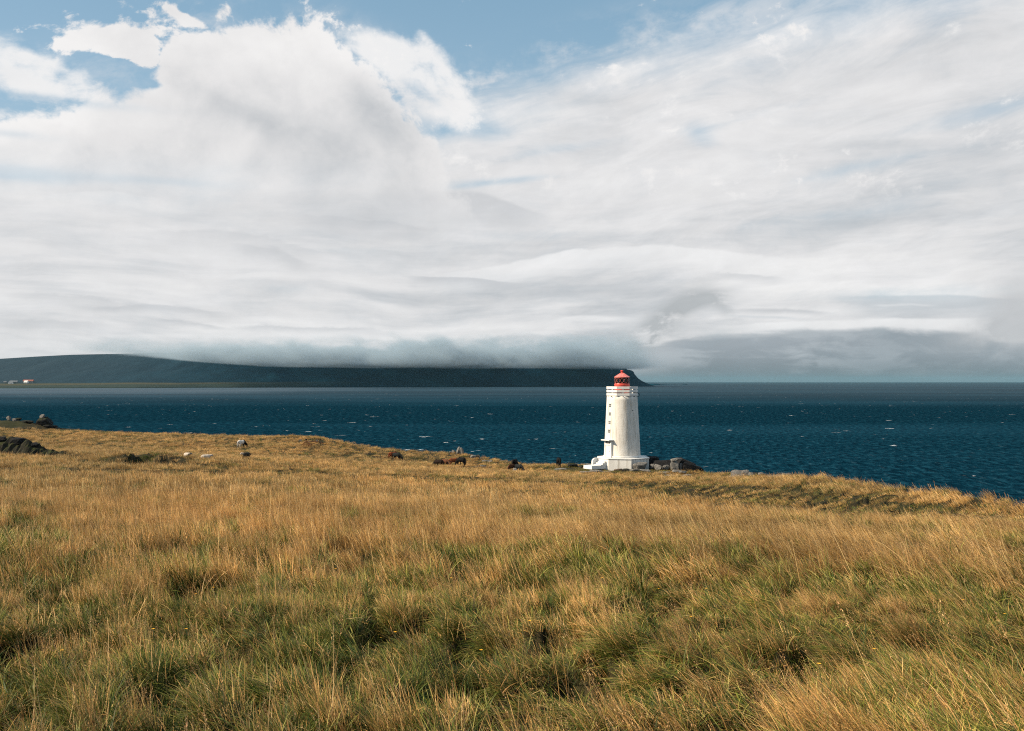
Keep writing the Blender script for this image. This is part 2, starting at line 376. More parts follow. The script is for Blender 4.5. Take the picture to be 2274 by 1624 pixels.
for q in ((1136, 110, 1052), (700, 110, 1030), (1136, 150, 1037), (1000, 150, 1031), (1145, 140, 1042), (1240, 155, 1030), (1380, 147, 1039),
          (878, 160, 1019), (695, 160, 989), (536, 158, 991), (440, 110, 1014), (547, 110, 1015), (0, 110, 1003), (150, 112, 1002), (310, 92, 1026),
          (1500, 128, 1056), (1600, 114, 1062), (1380, 125, 1054), (1450, 143, 1040)):
    cp(*q, drop=0.30)
SKY_ED = [(-900, 195, 905), (-300, 200, 924), (0, 197, 938), (120, 197, 946), (250, 200, 953), (420, 195, 961), (540, 190, 966), (650, 184, 967), (705, 182, 967), (750, 181, 976), (870, 180, 993),
          (1020, 177, 1003), (1180, 168, 1027), (1300, 166, 1030), (1400, 162, 1033), (1550, 146, 1047), (1650, 122, 1050), (1740, 104, 1058), (1870, 84, 1067), (2000, 69, 1086), (2140, 61, 1100), (2273, 56, 1117), (2500, 49, 1145), (2900, 40, 1190)]
for q in SKY_ED: cp(*q, drop=0.30 if q[0] < 1300 else (0.50 if q[0] < 1600 else 0.12))
for x_, y_, z_ in ((0, -2, -1.55), (0, -30, 0.6), (40, -30, -1), (-40, -30, 2.0), (-60, 20, -0.8), (60, 20, -5.0), (-120, 60, -1.0), (0, -100, 5.0), (-150, -60, 6.0), (120, -60, -4.0), (-170, 130, -4.5)):
    ctrl.append((x_, y_, z_))
_c = np.array(ctrl); _S = 100.0
def _tk(r2): return np.where(r2 > 1e-12, 0.5 * r2 * np.log(np.maximum(r2, 1e-12)), 0)
def _fit():
    p = _c[:, :2] / _S; n = len(p)
    K = _tk(((p[:, None] - p[None]) ** 2).sum(-1)) + np.eye(n) * 2e-4
    Q = np.c_[np.ones(n), p]; A = np.block([[K, Q], [Q.T, np.zeros((3, 3))]])
    return np.linalg.solve(A, np.r_[_c[:, 2], 0, 0, 0])
_w = _fit()
def tps(x, y):
    x = np.ravel(x) / _S; y = np.ravel(y) / _S
    out = np.empty(len(x)); p = _c[:, :2] / _S
    for i in range(0, len(x), 40000):
        a = x[i:i + 40000]; b = y[i:i + 40000]
        r2 = (a[:, None] - p[None, :, 0]) ** 2 + (b[:, None] - p[None, :, 1]) ** 2
        out[i:i + 40000] = _tk(r2) @ _w[:-3] + _w[-3] + _w[-2] * a + _w[-1] * b
    return out
_az = np.array([math.atan(U_(q[0])) for q in SKY_ED]); _dr = np.array([q[1] * math.sqrt(1 + U_(q[0]) ** 2) for q in SKY_ED])
_azT = np.r_[-math.pi, -2.2, -1.2, _az, 1.1, 1.6, 2.4, math.pi]; _drT = np.r_[320, 320, 300, _dr, 60, 90, 200, 320]
def edge_r(x, y): return np.interp(np.arctan2(x, y), _azT, _drT)
LHX, LHY = 16.25, 147.0
def notch(x, y):
    hx, hy = PT(318, 92); a = (x - hx) / 1.25
    return sstep(a, -1.0, -0.86) * (1 - sstep(a, 0.45, 1.1)) * sstep(y - hy, -2.6, -1.6) * (1 - sstep(y - hy, 0.7, 2.0))
def gaps(x, y):
    """1 in the sunken lanes between tussocks, 0 on top of them"""
    wx = x + 0.25 * fbm(x / .9 + 40, y / .9, 2); wy = y + 0.25 * fbm(x / .9, y / .9 + 31, 2)
    a = pnoise(wx / 0.72 + 9.3, wy / 0.95); b = pnoise(wx / 0.46 - 20, wy / 0.60 + 7)
    return np.clip(np.exp(-(a / 0.25) ** 4) + 0.85 * np.exp(-(b / 0.22) ** 4), 0, 1) * sstep(fbm(x / 1.9 + 60, y / 2.4, 3), -0.42, 0.08)
def ground(x, y, fine=True):
    shp = np.shape(x); x = np.ravel(np.asarray(x, float)); y = np.ravel(np.asarray(y, float))
    z = EYE + tps(x, y); r = np.hypot(x, y)
    over = r - edge_r(x, y)
    # rounded shoulder, then the slope down to the sea
    z = z - 0.62 * np.maximum(over + 1.0, 0) ** 1.15
    # left knoll on the shore
    kx, ky = PT(30, 190); z = z + 1.25 * np.exp(-((x - kx) / 7.5) ** 2 - ((y - ky) / 4.0) ** 2)
    # long low rise with a scalloped edge behind the implement
    kx, ky = PT(690, 176); z = z + 0.35 * np.exp(-((x - kx) / 6) ** 2 - ((y - ky) / 5) ** 2)
    # grassy bank
    kx, ky = PT(40, 106); dx = x - kx
    z = z + 0.75 * np.exp(-(dx / 7.0) ** 2 - ((y - ky) / 2.2) ** 2)
    # low bank with a notch cut into it
    hx, hy = PT(318, 92)
    z = z + 1.15 * np.exp(-((x - hx) / 5.0) ** 2) * sstep(y - hy, -2.2, 0.2) * (1 - sstep(y - hy, 2.0, 9.0))
    z = z - 1.35 * notch(x, y)
    # rocky swelling beside the lighthouse
    kx, ky = PT(1520, 141); z = z + 0.3 * np.exp(-((x - kx) / 4.5) ** 2 - ((y - ky) / 4.0) ** 2)
    if fine:
        far = sstep(r, 60, 150)
        z = z + 0.30 * fbm(x / 26 + 3.1, y / 26, 3) * sstep(r, 8, 40) * (1 - 0.55 * far)
        lh = sstep(np.hypot(x - LHX, y - LHY), 6, 14)
        z = z + (0.12 - 0.54 * gaps(x, y)) * (1 - 0.55 * far) * (0.2 + 0.8 * lh)
        z = z + 0.20 * fbm(x / 5.5 - 4, y / 5.5 + 8, 2) * (0.25 + 0.75 * lh) * (1 - 0.4 * far)
    return np.maximum(z, -3.0).reshape(shp)
def gz(x, y): return float(ground(np.array([x]), np.array([y]))[0])

def polar_sheet(name, az_fine, n_fine, radii, zf, n_back=150):
    a1 = np.linspace(-az_fine, az_fine, n_fine); a2 = np.linspace(az_fine, 2 * math.pi - az_fine, n_back)[1:-1]
    a = np.r_[a1, a2]; n = len(a)
    A, RR = np.meshgrid(a, radii); X = RR * np.sin(A); Y = RR * np.cos(A); Z = zf(X, Y)
    v = np.c_[X.ravel(), Y.ravel(), Z.ravel()]
    v = np.r_[v, [[0, 0, float(np.mean(Z[0]))]]]
    i = np.arange(len(radii) - 1)[:, None] * n + np.arange(n)[None]; j = np.arange(len(radii) - 1)[:, None] * n + (np.arange(n)[None] + 1) % n
    f = np.stack([i, i + n, j + n, j], -1).reshape(-1, 4)
    me = mesh_np(name, v, f)
    bm = bmesh.new(); bm.from_mesh(me); bm.verts.ensure_lookup_table(); c = bm.verts[len(v) - 1]
    for k in range(n): 
        fc = bm.faces.new((c, bm.verts[k], bm.verts[(k + 1) % n])); fc.smooth = True
    bmesh.ops.recalc_face_normals(bm, faces=bm.faces); bm.to_mesh(me); bm.free()
    return me

# zones of the meadow, used by the soil material's attribute and by the planting
TRK = np.array([PT(*q) for q in ((250, 75), (450, 80), (700, 87), (1100, 91), (1400, 84), (1700, 66), (2000, 46), (2273, 36.5), (2600, 29))])
def track(x, y):
    """distance to the strip of short grass"""
    best = np.full(np.shape(x), 1e9)
    for (ax, ay), (bx, by) in zip(TRK, TRK[1:]):
        ux, uy = bx - ax, by - ay; t = np.clip(((x - ax) * ux + (y - ay) * uy) / (ux * ux + uy * uy), 0, 1)
        best = np.minimum(best, np.hypot(x - ax - t * ux, y - ay - t * uy))
    return best
def lushness(x, y):
    """0 = dry straw, 1 = green; patches seen in the meadow"""
    r = np.hypot(x, y); u = x / np.maximum(y, 0.1)
    b = 0.86 - 0.70 * sstep(r, 6.5, 28 - 12 * u)
    b = b + 0.75 * fbm(x / 4.2 + 2, y / 6.5 - 7, 3) + 0.75 * fbm(x / 1.5 + 9, y / 2.4 - 3, 2) + 0.85 * fbm(x / .42, y / .6, 2)
    b = b + 0.0 * r
    b = b + 0.75 * (1 - sstep(np.hypot((x - LHX + 2) / 1.5, y - LHY + 2) + 3 * fbm(x / 4, y / 4, 2), 6, 10))
    return b

def make_ground():
    radii = np.r_[np.geomspace(1.2, 60, 230), np.geomspace(60, 215, 170)[1:], np.linspace(215, 340, 40)[1:]]
    me = polar_sheet('ground', R(36), 560, radii, ground)
    m, gg, out = material('soil_and_thatch')
    geo = gg.node('ShaderNodeNewGeometry').outputs['Position']
    n = gg.noise(geo, 0.9, 8, 0.62); n2 = gg.noise(geo, 0.13, 4, 0.5); n3 = gg.noise(geo, 9.0, 6, 0.7)
    c = gg.mix(gg.ss(n, 0.35, 0.68), P4((0.018, 0.016, 0.009)), P4((0.06, 0.046, 0.022)))
    c = gg.mix(gg.ss(n2, 0.45, 0.62, 0, 0.6), c, P4((0.032, 0.040, 0.014)))
    c = gg.mix(gg.ss(n3, 0.3, 0.7, 0, 0.5), c, P4((0.035, 0.03, 0.015)))
    px, py, pz = gg.sep(geo)
    rock = gg.mix(gg.noise(geo, 1.6, 6, 0.7), P4((0.05, 0.05, 0.05)), P4((0.17, 0.165, 0.16)))
    c = gg.mix(gg.ss(gg.mad(n, 3.0, pz), 5.0, 7.5, 1.0, 0.0), c, rock)
    principled(gg, out, c, 0.95, n3, 0.8, 0.06, 0.1)
    o = link('ground', me, m); return tag(o, kind='structure')
make_ground()

# ------------------------------------------------------------------ sea
def make_sea():
    radii = np.r_[40, 90, np.geomspace(140, 3000, 60), np.geomspace(3000, 58000, 30)[1:]]
    me = polar_sheet('sea', R(36), 60, radii, lambda X, Y: np.zeros_like(X), n_back=70)
    m, gg, out = material('sea_water')
    geo = gg.node('ShaderNodeNewGeometry').outputs['Position']
    x, y, z = gg.sep(geo)
    xr = gg.mad(x, 0.98, gg.mul(y, -0.17)); yr = gg.mad(y, 0.98, gg.mul(x, 0.17))
    chop = gg.comb(gg.mul(xr, 0.55), gg.mul(yr, 0.20), 0.0)
    nA = gg.noise(chop, 1.0, 7, 0.62, 0.4)
    swell = gg.noise(gg.comb(gg.mul(xr, 0.022), gg.mul(yr, 0.05), 0.0), 1.0, 3, 0.5)
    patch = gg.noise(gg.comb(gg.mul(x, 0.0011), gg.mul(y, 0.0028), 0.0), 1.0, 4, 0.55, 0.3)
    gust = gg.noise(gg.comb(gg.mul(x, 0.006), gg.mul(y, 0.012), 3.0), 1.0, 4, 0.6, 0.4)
    cloud_shade = gg.mul(gg.ss(gg.mad(gg.sub(patch, 0.5), 500.0, y), 500.0, 560.0), gg.ss(gg.mad(gg.sub(gust, 0.5), 300.0, y), 800.0, 900.0, 1.0, 0.0))  # band of cloud shadow, painted into the water colour below
    patch = gg.mad(cloud_shade, -0.16, patch)
    bay = gg.mul(gg.ss(gg.mad(gg.sub(gust, 0.5), 700.0, x), -250.0, -750.0), gg.ss(gg.mad(gg.sub(gust, 0.5), 900.0, y), 1100.0, 2300.0))
    h = gg.mad(nA, 1.6, gg.mul(swell, 2.6))
    # whitecaps: torn short crests, lying across the wind
    cap_v = gg.comb(gg.mul(xr, 0.14), gg.mul(yr, 0.13), 7.0)
    c1 = gg.noise(cap_v, 1.0, 2, 0.5, 0.6)
    c2 = gg.noise(gg.comb(gg.mul(xr, 0.55), gg.mul(yr, 0.30), 2.0), 1.0, 4, 0.65)
    foam = gg.mul(gg.ss(gg.mad(gust, 0.16, c1), 0.80, 0.85), gg.ss(c2, 0.42, 0.58))
    spk = gg.noise(gg.comb(gg.mul(xr, 0.62), gg.mul(yr, 0.12), 5.0), 1.0, 4, 0.65)
    thin = gg.mul(gg.ss(spk, 0.58, 0.72), 0.12)
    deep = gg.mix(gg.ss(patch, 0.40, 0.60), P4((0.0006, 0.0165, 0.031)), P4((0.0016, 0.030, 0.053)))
    deep = gg.mix(gg.ss(nA, 0.46, 0.68, 0.0, 0.62), deep, P4((0.013, 0.075, 0.112)))  # wave highlights painted onto the crests
    deep = gg.mix(gg.ss(nA, 0.34, 0.50, 0.65, 0.0), deep, P4((0.0, 0.008, 0.016)))  # shade of the troughs painted into the colour
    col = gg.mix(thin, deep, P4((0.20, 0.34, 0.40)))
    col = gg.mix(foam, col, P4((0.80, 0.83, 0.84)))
    rough = gg.mad(gg.ss(patch, 0.35, 0.65), 0.12, 0.30)
    bn = gg.node('ShaderNodeBump'); gg.put(bn.inputs['Strength'], 1.0); gg.put(bn.inputs['Distance'], 1.0); gg.put(bn.inputs['Height'], h)
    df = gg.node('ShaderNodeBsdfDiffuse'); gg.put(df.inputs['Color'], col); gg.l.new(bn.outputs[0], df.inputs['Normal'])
    gl = gg.node('ShaderNodeBsdfGlossy'); gg.put(gl.inputs['Roughness'], rough); gg.l.new(bn.outputs[0], gl.inputs['Normal'])
    lw = gg.node('ShaderNodeFresnel'); lw.inputs[0].default_value = 1.33; gg.l.new(bn.outputs[0], lw.inputs['Normal'])
    gn = gg.node('ShaderNodeNewGeometry'); cosv = gg.m('ABSOLUTE', gg.sep(gn.outputs['Incoming'])[2])
    # a wind-roughened sea hides most of its grazing facets behind the next crest
    sheen = gg.mul(gg.m('MINIMUM', lw.outputs[0], 0.5), gg.mad(bay, 0.30, gg.mad(gg.ss(patch, 0.42, 0.62), 0.016, gg.ss(cosv, 0.0025, 0.026, 0.22, 0.004))))
    mx = gg.node('ShaderNodeMixShader'); gg.l.new(sheen, mx.inputs[0]); gg.l.new(df.outputs[0], mx.inputs[1]); gg.l.new(gl.outputs[0], mx.inputs[2])
    gg.l.new(mx.outputs[0], out.inputs[0])
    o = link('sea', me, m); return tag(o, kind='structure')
make_sea()

# ------------------------------------------------------------------ far headland
HB = [(-700, 3000), (0, 3150), (300, 3330), (700, 3700), (1100, 4100), (1456, 4450)]
HT = [(-700, 812), (-300, 806), (0, 797), (80, 792), (160, 788), (260, 786), (500, 782), (1000, 780), (1300, 783), (1360, 788), (1378, 795), (1384, 801.6), (1387, 810), (1390.6, 817.5), (1392, 821), (1402, 822.8),
      (1406.5, 825.8), (1409, 831.6), (1417, 840.8), (1425.6, 846.6), (1434, 850.4), (1444, 854.5), (1456, 857.9)]
def make_headland():
    pxs = np.unique(np.r_[np.arange(-700, 1340, 7), np.arange(1340, 1457, 1.5), [q[0] for q in HT]])
    db = np.interp(pxs, *zip(*HB)); top = np.interp(pxs, *zip(*HT))
    Wd = np.interp(pxs, [-700, 0, 900, 1300, 1384, 1400, 1456], [1100, 1000, 620, 420, 210, 120, 20])
    dtop = db + Wd; H = EYE + (HY - top) / FPX * dtop; H = np.maximum(H, 0.4)
    ts = np.r_[0, 0.004, np.linspace(0.03, 1.0, 46), 1.12, 1.35, 1.8]
    V = []
    for t in ts:
        steep = np.interp(pxs, [-700, 100, 900, 1400], [1.5, 1.45, 1.25, 1.0])
        if t <= 1:
            f = t ** steep
            f = f * 0.86 + 0.14 * (t * t * (3 - 2 * t))
            f = np.where(t < 0.02, np.minimum(t / 0.004, 1) * 0.02, 0.02 + 0.98 * f)
        else: f = np.full(len(pxs), max(0.0, 1 - (t - 1) / 0.8))
        d = db + Wd * t
        x = d * U_(pxs)
        gul = 1 + (0.11 * fbm(x / 160 + 5, d * 0 + t * 1.3, 4, 0.6) + 0.05 * fbm(x / 45, t * 6 + x * 0, 3, 0.6)) * math.sin(math.pi * min(t, 1.0)) ** 0.7
        V.append(np.c_[x, d, H * f * gul - (0.5 if t == 0 else 0)])
    n = len(pxs); v = np.concatenate(V)
    i = (np.arange(len(ts) - 1)[:, None] * n + np.arange(n - 1)[None]).ravel()
    f = np.stack([i, i + 1, i + n + 1, i + n], -1)
    me = mesh_np('headland', v, f)
    m, gg, out = material('hazed_headland_moor')
    geo = gg.node('ShaderNodeNewGeometry').outputs['Position']
    x, y, z = gg.sep(geo)
    n1 = gg.noise(gg.vm('MULTIPLY', geo, (0.006, 0.002, 0.03)), 1.0, 7, 0.6)
    n2 = gg.noise(gg.vm('MULTIPLY', geo, (0.03, 0.01, 0.10)), 1.0, 6, 0.65)
    c = gg.mix(gg.ss(n1, 0.35, 0.65), P4((0.0012, 0.021, 0.037)), P4((0.003, 0.034, 0.056)))  # cloud shadow and blue distance haze put into the albedo
    c = gg.mix(gg.ss(n2, 0.4, 0.7, 0, 0.5), c, P4((0.0010, 0.014, 0.025)))
    c = gg.mix(gg.ss(x, -1900.0, -700.0, 0.85, 0.0), c, P4((0.026, 0.045, 0.060)))  # thicker haze on the left painted as a paler, greyer albedo
    # hay fields on the low ground at the far left
    hz = gg.mad(gg.noise(gg.vm('MULTIPLY', geo, (0.004, 0.0, 0.0)), 1.0, 3, 0.5), 8.0, -4.0)
    zl = gg.mad(x, -0.0136, -10.0)      # the field edge climbs towards the right
    zz = gg.add(gg.add(z, hz), 0.0)
    fld = gg.mul(gg.ss(x, -1050.0, -560.0, 1.0, 0.0), gg.ss(zz, 13.0, 19.0, 1.0, 0.0))
    stripe = gg.mul(gg.ss(gg.m('ABSOLUTE', gg.sub(zz, gg.mad(x, 0.0075, 24.0))), 1.0, 4.5, 1.0, 0.0), gg.ss(x, -1300.0, -500.0, 1.0, 0.0))
    c = gg.mix(gg.mul(fld, 0.65), c, P4((0.045, 0.055, 0.034)))
    c = gg.mix(gg.mul(stripe, 0.7), c, P4((0.085, 0.075, 0.045)))
    principled(gg, out, c, 0.95, n2, 0.6, 6.0, 0.05)
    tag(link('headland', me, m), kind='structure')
    # low spit and islet beyond the point
    bm = bmesh.new()
    for (pa, pb, d_, h_) in ((1436, 1476, 6300, 13.5), (1466, 1503, 6900, 4.2)):
        L = (pb - pa) / FPX * d_; cxp = (pa + pb) / 2; rings = []
        for k in range(15):
            t = k / 14; s_ = math.sin(math.pi * min(max(t, 0.03), 0.97)) ** 0.6
            xx = d_ * U_(cxp) + (t - 0.5) * L; hh = h_ * s_ * (1.0 - 0.72 * t) * (0.8 + 0.4 * random.random())
            rings.append([(xx, d_ - 60 * s_, -0.5), (xx, d_ - 25 * s_, hh * 0.7), (xx, d_, hh), (xx, d_ + 50 * s_, -0.5)])
        add_loft(bm, rings)
    tag(from_bm('spit', bm, m, smooth=True), kind='structure')
    bm = bmesh.new(); d_ = 7400; rings = []
    for k in range(9):
        t = k / 8; s_ = math.sin(math.pi * min(max(t, 0.04), 0.96)) ** 0.5; xx = d_ * U_(1520.6) + (t - 0.5) * 36
        rings.append([(xx, d_ - 20 * s_, -0.5), (xx, d_ - 8 * s_, 5.0 * s_), (xx, d_ + 8 * s_, 6.0 * s_ * (0.8 + 0.3 * random.random())), (xx, d_ + 20 * s_, -0.5)])
    add_loft(bm, rings)
    tag(from_bm('islet', bm, m, smooth=True), kind='structure')
    return db
make_headland()
def head_z(px, t):
    db = np.interp(px, *zip(*HB)); Wd = 1000.0; top = np.interp(px, *zip(*HT))
    H = EYE + (HY - top) / FPX * (db + Wd)
    f = t ** 1.45; f = f * 0.86 + 0.14 * (t * t * (3 - 2 * t)); f = 0.02 + 0.98 * f
    return db + Wd * t, H * f

# cloud lying on the headland
def make_cloud_bank():
    x0, x1, y0, y1, z0, z1 = -1750.0, 900.0, 3300.0, 5300.0, 30.0, 262.0
    bm = bmesh.new(); add_box(bm, ((x0 + x1) / 2, (y0 + y1) / 2, (z0 + z1) / 2), (x1 - x0, y1 - y0, z1 - z0))
    m, gg, out = material('cloud_vapour')
    geo = gg.node('ShaderNodeNewGeometry').outputs['Position']
    x, y, z = gg.sep(geo)
    # slope of cloud base follows the foot of the ridge
    n1 = gg.noise(gg.vm('MULTIPLY', geo, (0.0085, 0.0040, 0.016)), 1.0, 7, 0.62, 0.5)
    n2 = gg.noise(gg.vm('MULTIPLY', geo, (0.0030, 0.0018, 0.0035)), 1.0, 3, 0.5)
    yb = gg.mad(x, 0.42, 4400.0)                       # middle of the bank in depth
    base = gg.add(gg.mul(gg.ss(x, -1450.0, -900.0, 1.0, 0.0), 38.0), gg.mad(gg.sub(n2, 0.5), 16.0, 77.0))
    topz = gg.lin(x, -1500.0, 300.0, 150.0, 228.0)
    topz = gg.mad(gg.sub(n1, 0.5), 90.0, gg.mad(gg.sub(n2, 0.5), 60.0, topz))
    fb = gg.ss(gg.sub(z, base), -2.0, 18.0)
    ft = gg.ss(gg.sub(z, topz), -110.0, 14.0, 1.0, 0.0)
    fe = gg.mul(gg.ss(gg.mad(gg.sub(n1, 0.5), 500.0, x), -1500.0, -1150.0), gg.ss(gg.mad(gg.sub(n1, 0.5), 420.0, x), 330.0, 680.0, 1.0, 0.0))
    fd = gg.ss(gg.m('ABSOLUTE', gg.sub(y, yb)), 420.0, 640.0, 1.0, 0.0)
    ns = gg.ss(gg.mad(gg.ss(gg.sub(z, base), 10.0, 110.0), -0.16, n1), 0.30, 0.56)
    den = gg.mul(gg.mul(fb, ft), gg.mul(fe, fd))
    den = gg.mul(gg.mul(den, gg.mad(ns, 0.93, 0.07)), 0.032)
    v = gg.node('ShaderNodeVolumePrincipled')
    v.inputs['Color'].default_value = (0.55, 0.67, 0.76, 1); v.inputs['Anisotropy'].default_value = 0.2
    gg.l.new(den, v.inputs['Density']); gg.l.new(v.outputs[0], out.inputs['Volume'])
    o = from_bm('cloud_bank', bm, m); tag(o, kind='stuff')
    try: m.cycles.volume_step_rate = 0.35
    except Exception: pass
    return o
CLOUD_BANK = True
if CLOUD_BANK: make_cloud_bank()

def make_haze():
    bm = bmesh.new(); add_box(bm, (0, 0, 132.0), (120000, 120000, 272.0))
    m, gg, out = material('sea_air')
    v = gg.node('ShaderNodeVolumePrincipled')
    v.inputs['Color'].default_value = (0.24, 0.46, 0.57, 1); v.inputs['Density'].default_value = 0.000015
    v.inputs['Anisotropy'].default_value = 0.0
    gg.l.new(v.outputs[0], out.inputs['Volume'])
    return tag(from_bm('haze', bm, m), kind='stuff')
HAZE = True
if HAZE: make_haze()

# ------------------------------------------------------------------ farms on the far shore
M_WHITE = noisy_mat('limewashed_wall', (0.72, 0.71, 0.68), (0.80, 0.79, 0.77), 2.0, 0.8)
def farm(px, t, w, l, h, rz, wall, roof, label, group=None):
    d, z = head_z(px, t); r = empty('farmhouse', (d * U_(px), d, z - 0.6), rz, label, 'house', group)
    bm = bmesh.new(); add_box(bm, (0, 0, h / 2), (l, w, h)); from_bm('wall', bm, wall, r)
    bm = bmesh.new()
    a = [bm.verts.new(q) for q in ((-l / 2 - .4, -w / 2 - .4, h + .01), (-l / 2 - .4, w / 2 + .4, h + .01), (-l / 2 - .4, 0, h + w * .42))]
    b = [bm.verts.new(q) for q in ((l / 2 + .4, -w / 2 - .4, h + .01), (l / 2 + .4, w / 2 + .4, h + .01), (l / 2 + .4, 0, h + w * .42))]
    bm.faces.new(a); bm.faces.new(b[::-1])
    for i in range(3): bm.faces.new((a[i], b[i], b[(i + 1) % 3], a[(i + 1) % 3]))
    bmesh.ops.recalc_face_normals(bm, faces=bm.faces); rf = from_bm('roof', bm, roof, r)
    bm = bmesh.new(); add_box(bm, (l * .25, 0, h + w * .42 + .2), (.7, .7, 1.4)); from_bm('chimney', bm, wall, rf)
    for k in (-1, 0, 1):
        bm = bmesh.new(); add_box(bm, (k * l * .28, -w / 2 - .02, h * .55), (l * .11, .10, h * .32)); from_bm('window', bm, M_DARK, r)
    bm = bmesh.new(); add_box(bm, (l * .14, -w / 2 - .02, h * .33), (1.0, .12, h * .62)); from_bm('door', bm, M_DARK, r)
M_DARK = noisy_mat('dark_glass', (0.02, 0.022, 0.025), (0.03, 0.03, 0.035), 2.0, 0.25, 0.05)
M_REDROOF = noisy_mat('rusty_red_roof', (0.30, 0.09, 0.06), (0.24, 0.08, 0.06), 1.0, 0.7)
M_GREYROOF = noisy_mat('grey_iron_roof', (0.13, 0.15, 0.17), (0.18, 0.19, 0.20), 1.0, 0.6)
M_GREYWALL = noisy_mat('grey_barn_wall', (0.17, 0.18, 0.18), (0.24, 0.24, 0.23), 1.0, 0.8)
farm(24, .20, 9, 14, 4.5, .1, M_WHITE, M_GREYROOF, 'small white farmhouse with grey roof nearest the water on the far shore')
farm(30, .23, 11, 24, 4.5, .25, M_GREYWALL, M_GREYROOF, 'long grey farm shed behind the small white farmhouse on the far shore')
farm(58, .22, 9, 13, 5.5, -.2, M_WHITE, M_WHITE, 'bright white farmhouse in front of the red roofed barn on the far shore')
farm(63, .245, 12, 34, 5.0, .05, M_GREYWALL, M_REDROOF, 'long barn with faded red roof on the hay field of the far shore')
farm(11, .225, 8, 9, 4.0, .3, M_GREYWALL, M_GREYROOF, 'lone grey hut left of the other farm buildings on the far shore')

# ------------------------------------------------------------------ lighthouse
def stucco(name, base, dirt, scale=3.0, bstr=0.5, bdist=0.03, streak=0.5):
    m, gg, out = material(name)
    co = gg.node('ShaderNodeTexCoord').outputs['Object']
    n = gg.noise(co, 0.7, 6, 0.6); st = gg.noise(gg.vm('MULTIPLY', co, (2.4, 2.4, 0.22)), 1.0, 6, 0.62)
    c = gg.mix(gg.ss(n, 0.42, 0.72, 0, 0.35), P4(base), P4(dirt))
    c = gg.mix(gg.ss(st, 0.48, 0.68, 0, streak), c, P4(dirt))
    nb = gg.noise(co, scale * 2.2, 4, 0.55)
    principled(gg, out, c, 0.75, nb, bstr, bdist, 0.25); return m
M_TOWER = stucco('white_painted_render', (0.70, 0.67, 0.615), (0.44, 0.39, 0.32), 2.2, 0.45, 0.05, 0.8)
M_CONC = stucco('worn_white_concrete', (0.74, 0.73, 0.69), (0.42, 0.39, 0.34), 3.0, 0.5, 0.03, 0.8)
M_TRIM = stucco('white_trim_paint', (0.74, 0.73, 0.70), (0.62, 0.58, 0.52), 3.0, 0.2, 0.01, 0.4)
M_RED = noisy_mat('lantern_red_paint', (0.58, 0.060, 0.042), (0.66, 0.090, 0.062), 2.0, 0.35, 0.1, 0.01, 0.45)
M_PINK = noisy_mat('sun_bleached_red_roof', (0.72, 0.17, 0.145), (0.78, 0.25, 0.21), 2.5, 0.32, 0.1, 0.01, 0.5)
M_BLACK = noisy_mat('black_iron', (0.012, 0.012, 0.013), (0.02, 0.02, 0.02), 3.0, 0.5)
M_LENS, _g, _o = material('lens_glass')
principled(_g, _o, (0.04, 0.06, 0.06), 0.06, spec=0.9)
M_GLASS, _g, _o = material('lantern_glazing')
_t = _g.node('ShaderNodeBsdfTransparent'); _t.inputs[0].default_value = (0.78, 0.84, 0.84, 1)
_gl = _g.node('ShaderNodeBsdfGlossy'); _gl.inputs['Roughness'].default_value = 0.03
_fr = _g.node('ShaderNodeFresnel'); _fr.inputs[0].default_value = 1.5
_mx = _g.node('ShaderNodeMixShader'); _g.l.new(_fr.outputs[0], _mx.inputs[0]); _g.l.new(_t.outputs[0], _mx.inputs[1]); _g.l.new(_gl.outputs[0], _mx.inputs[2])
_g.l.new(_mx.outputs[0], _o.inputs[0])

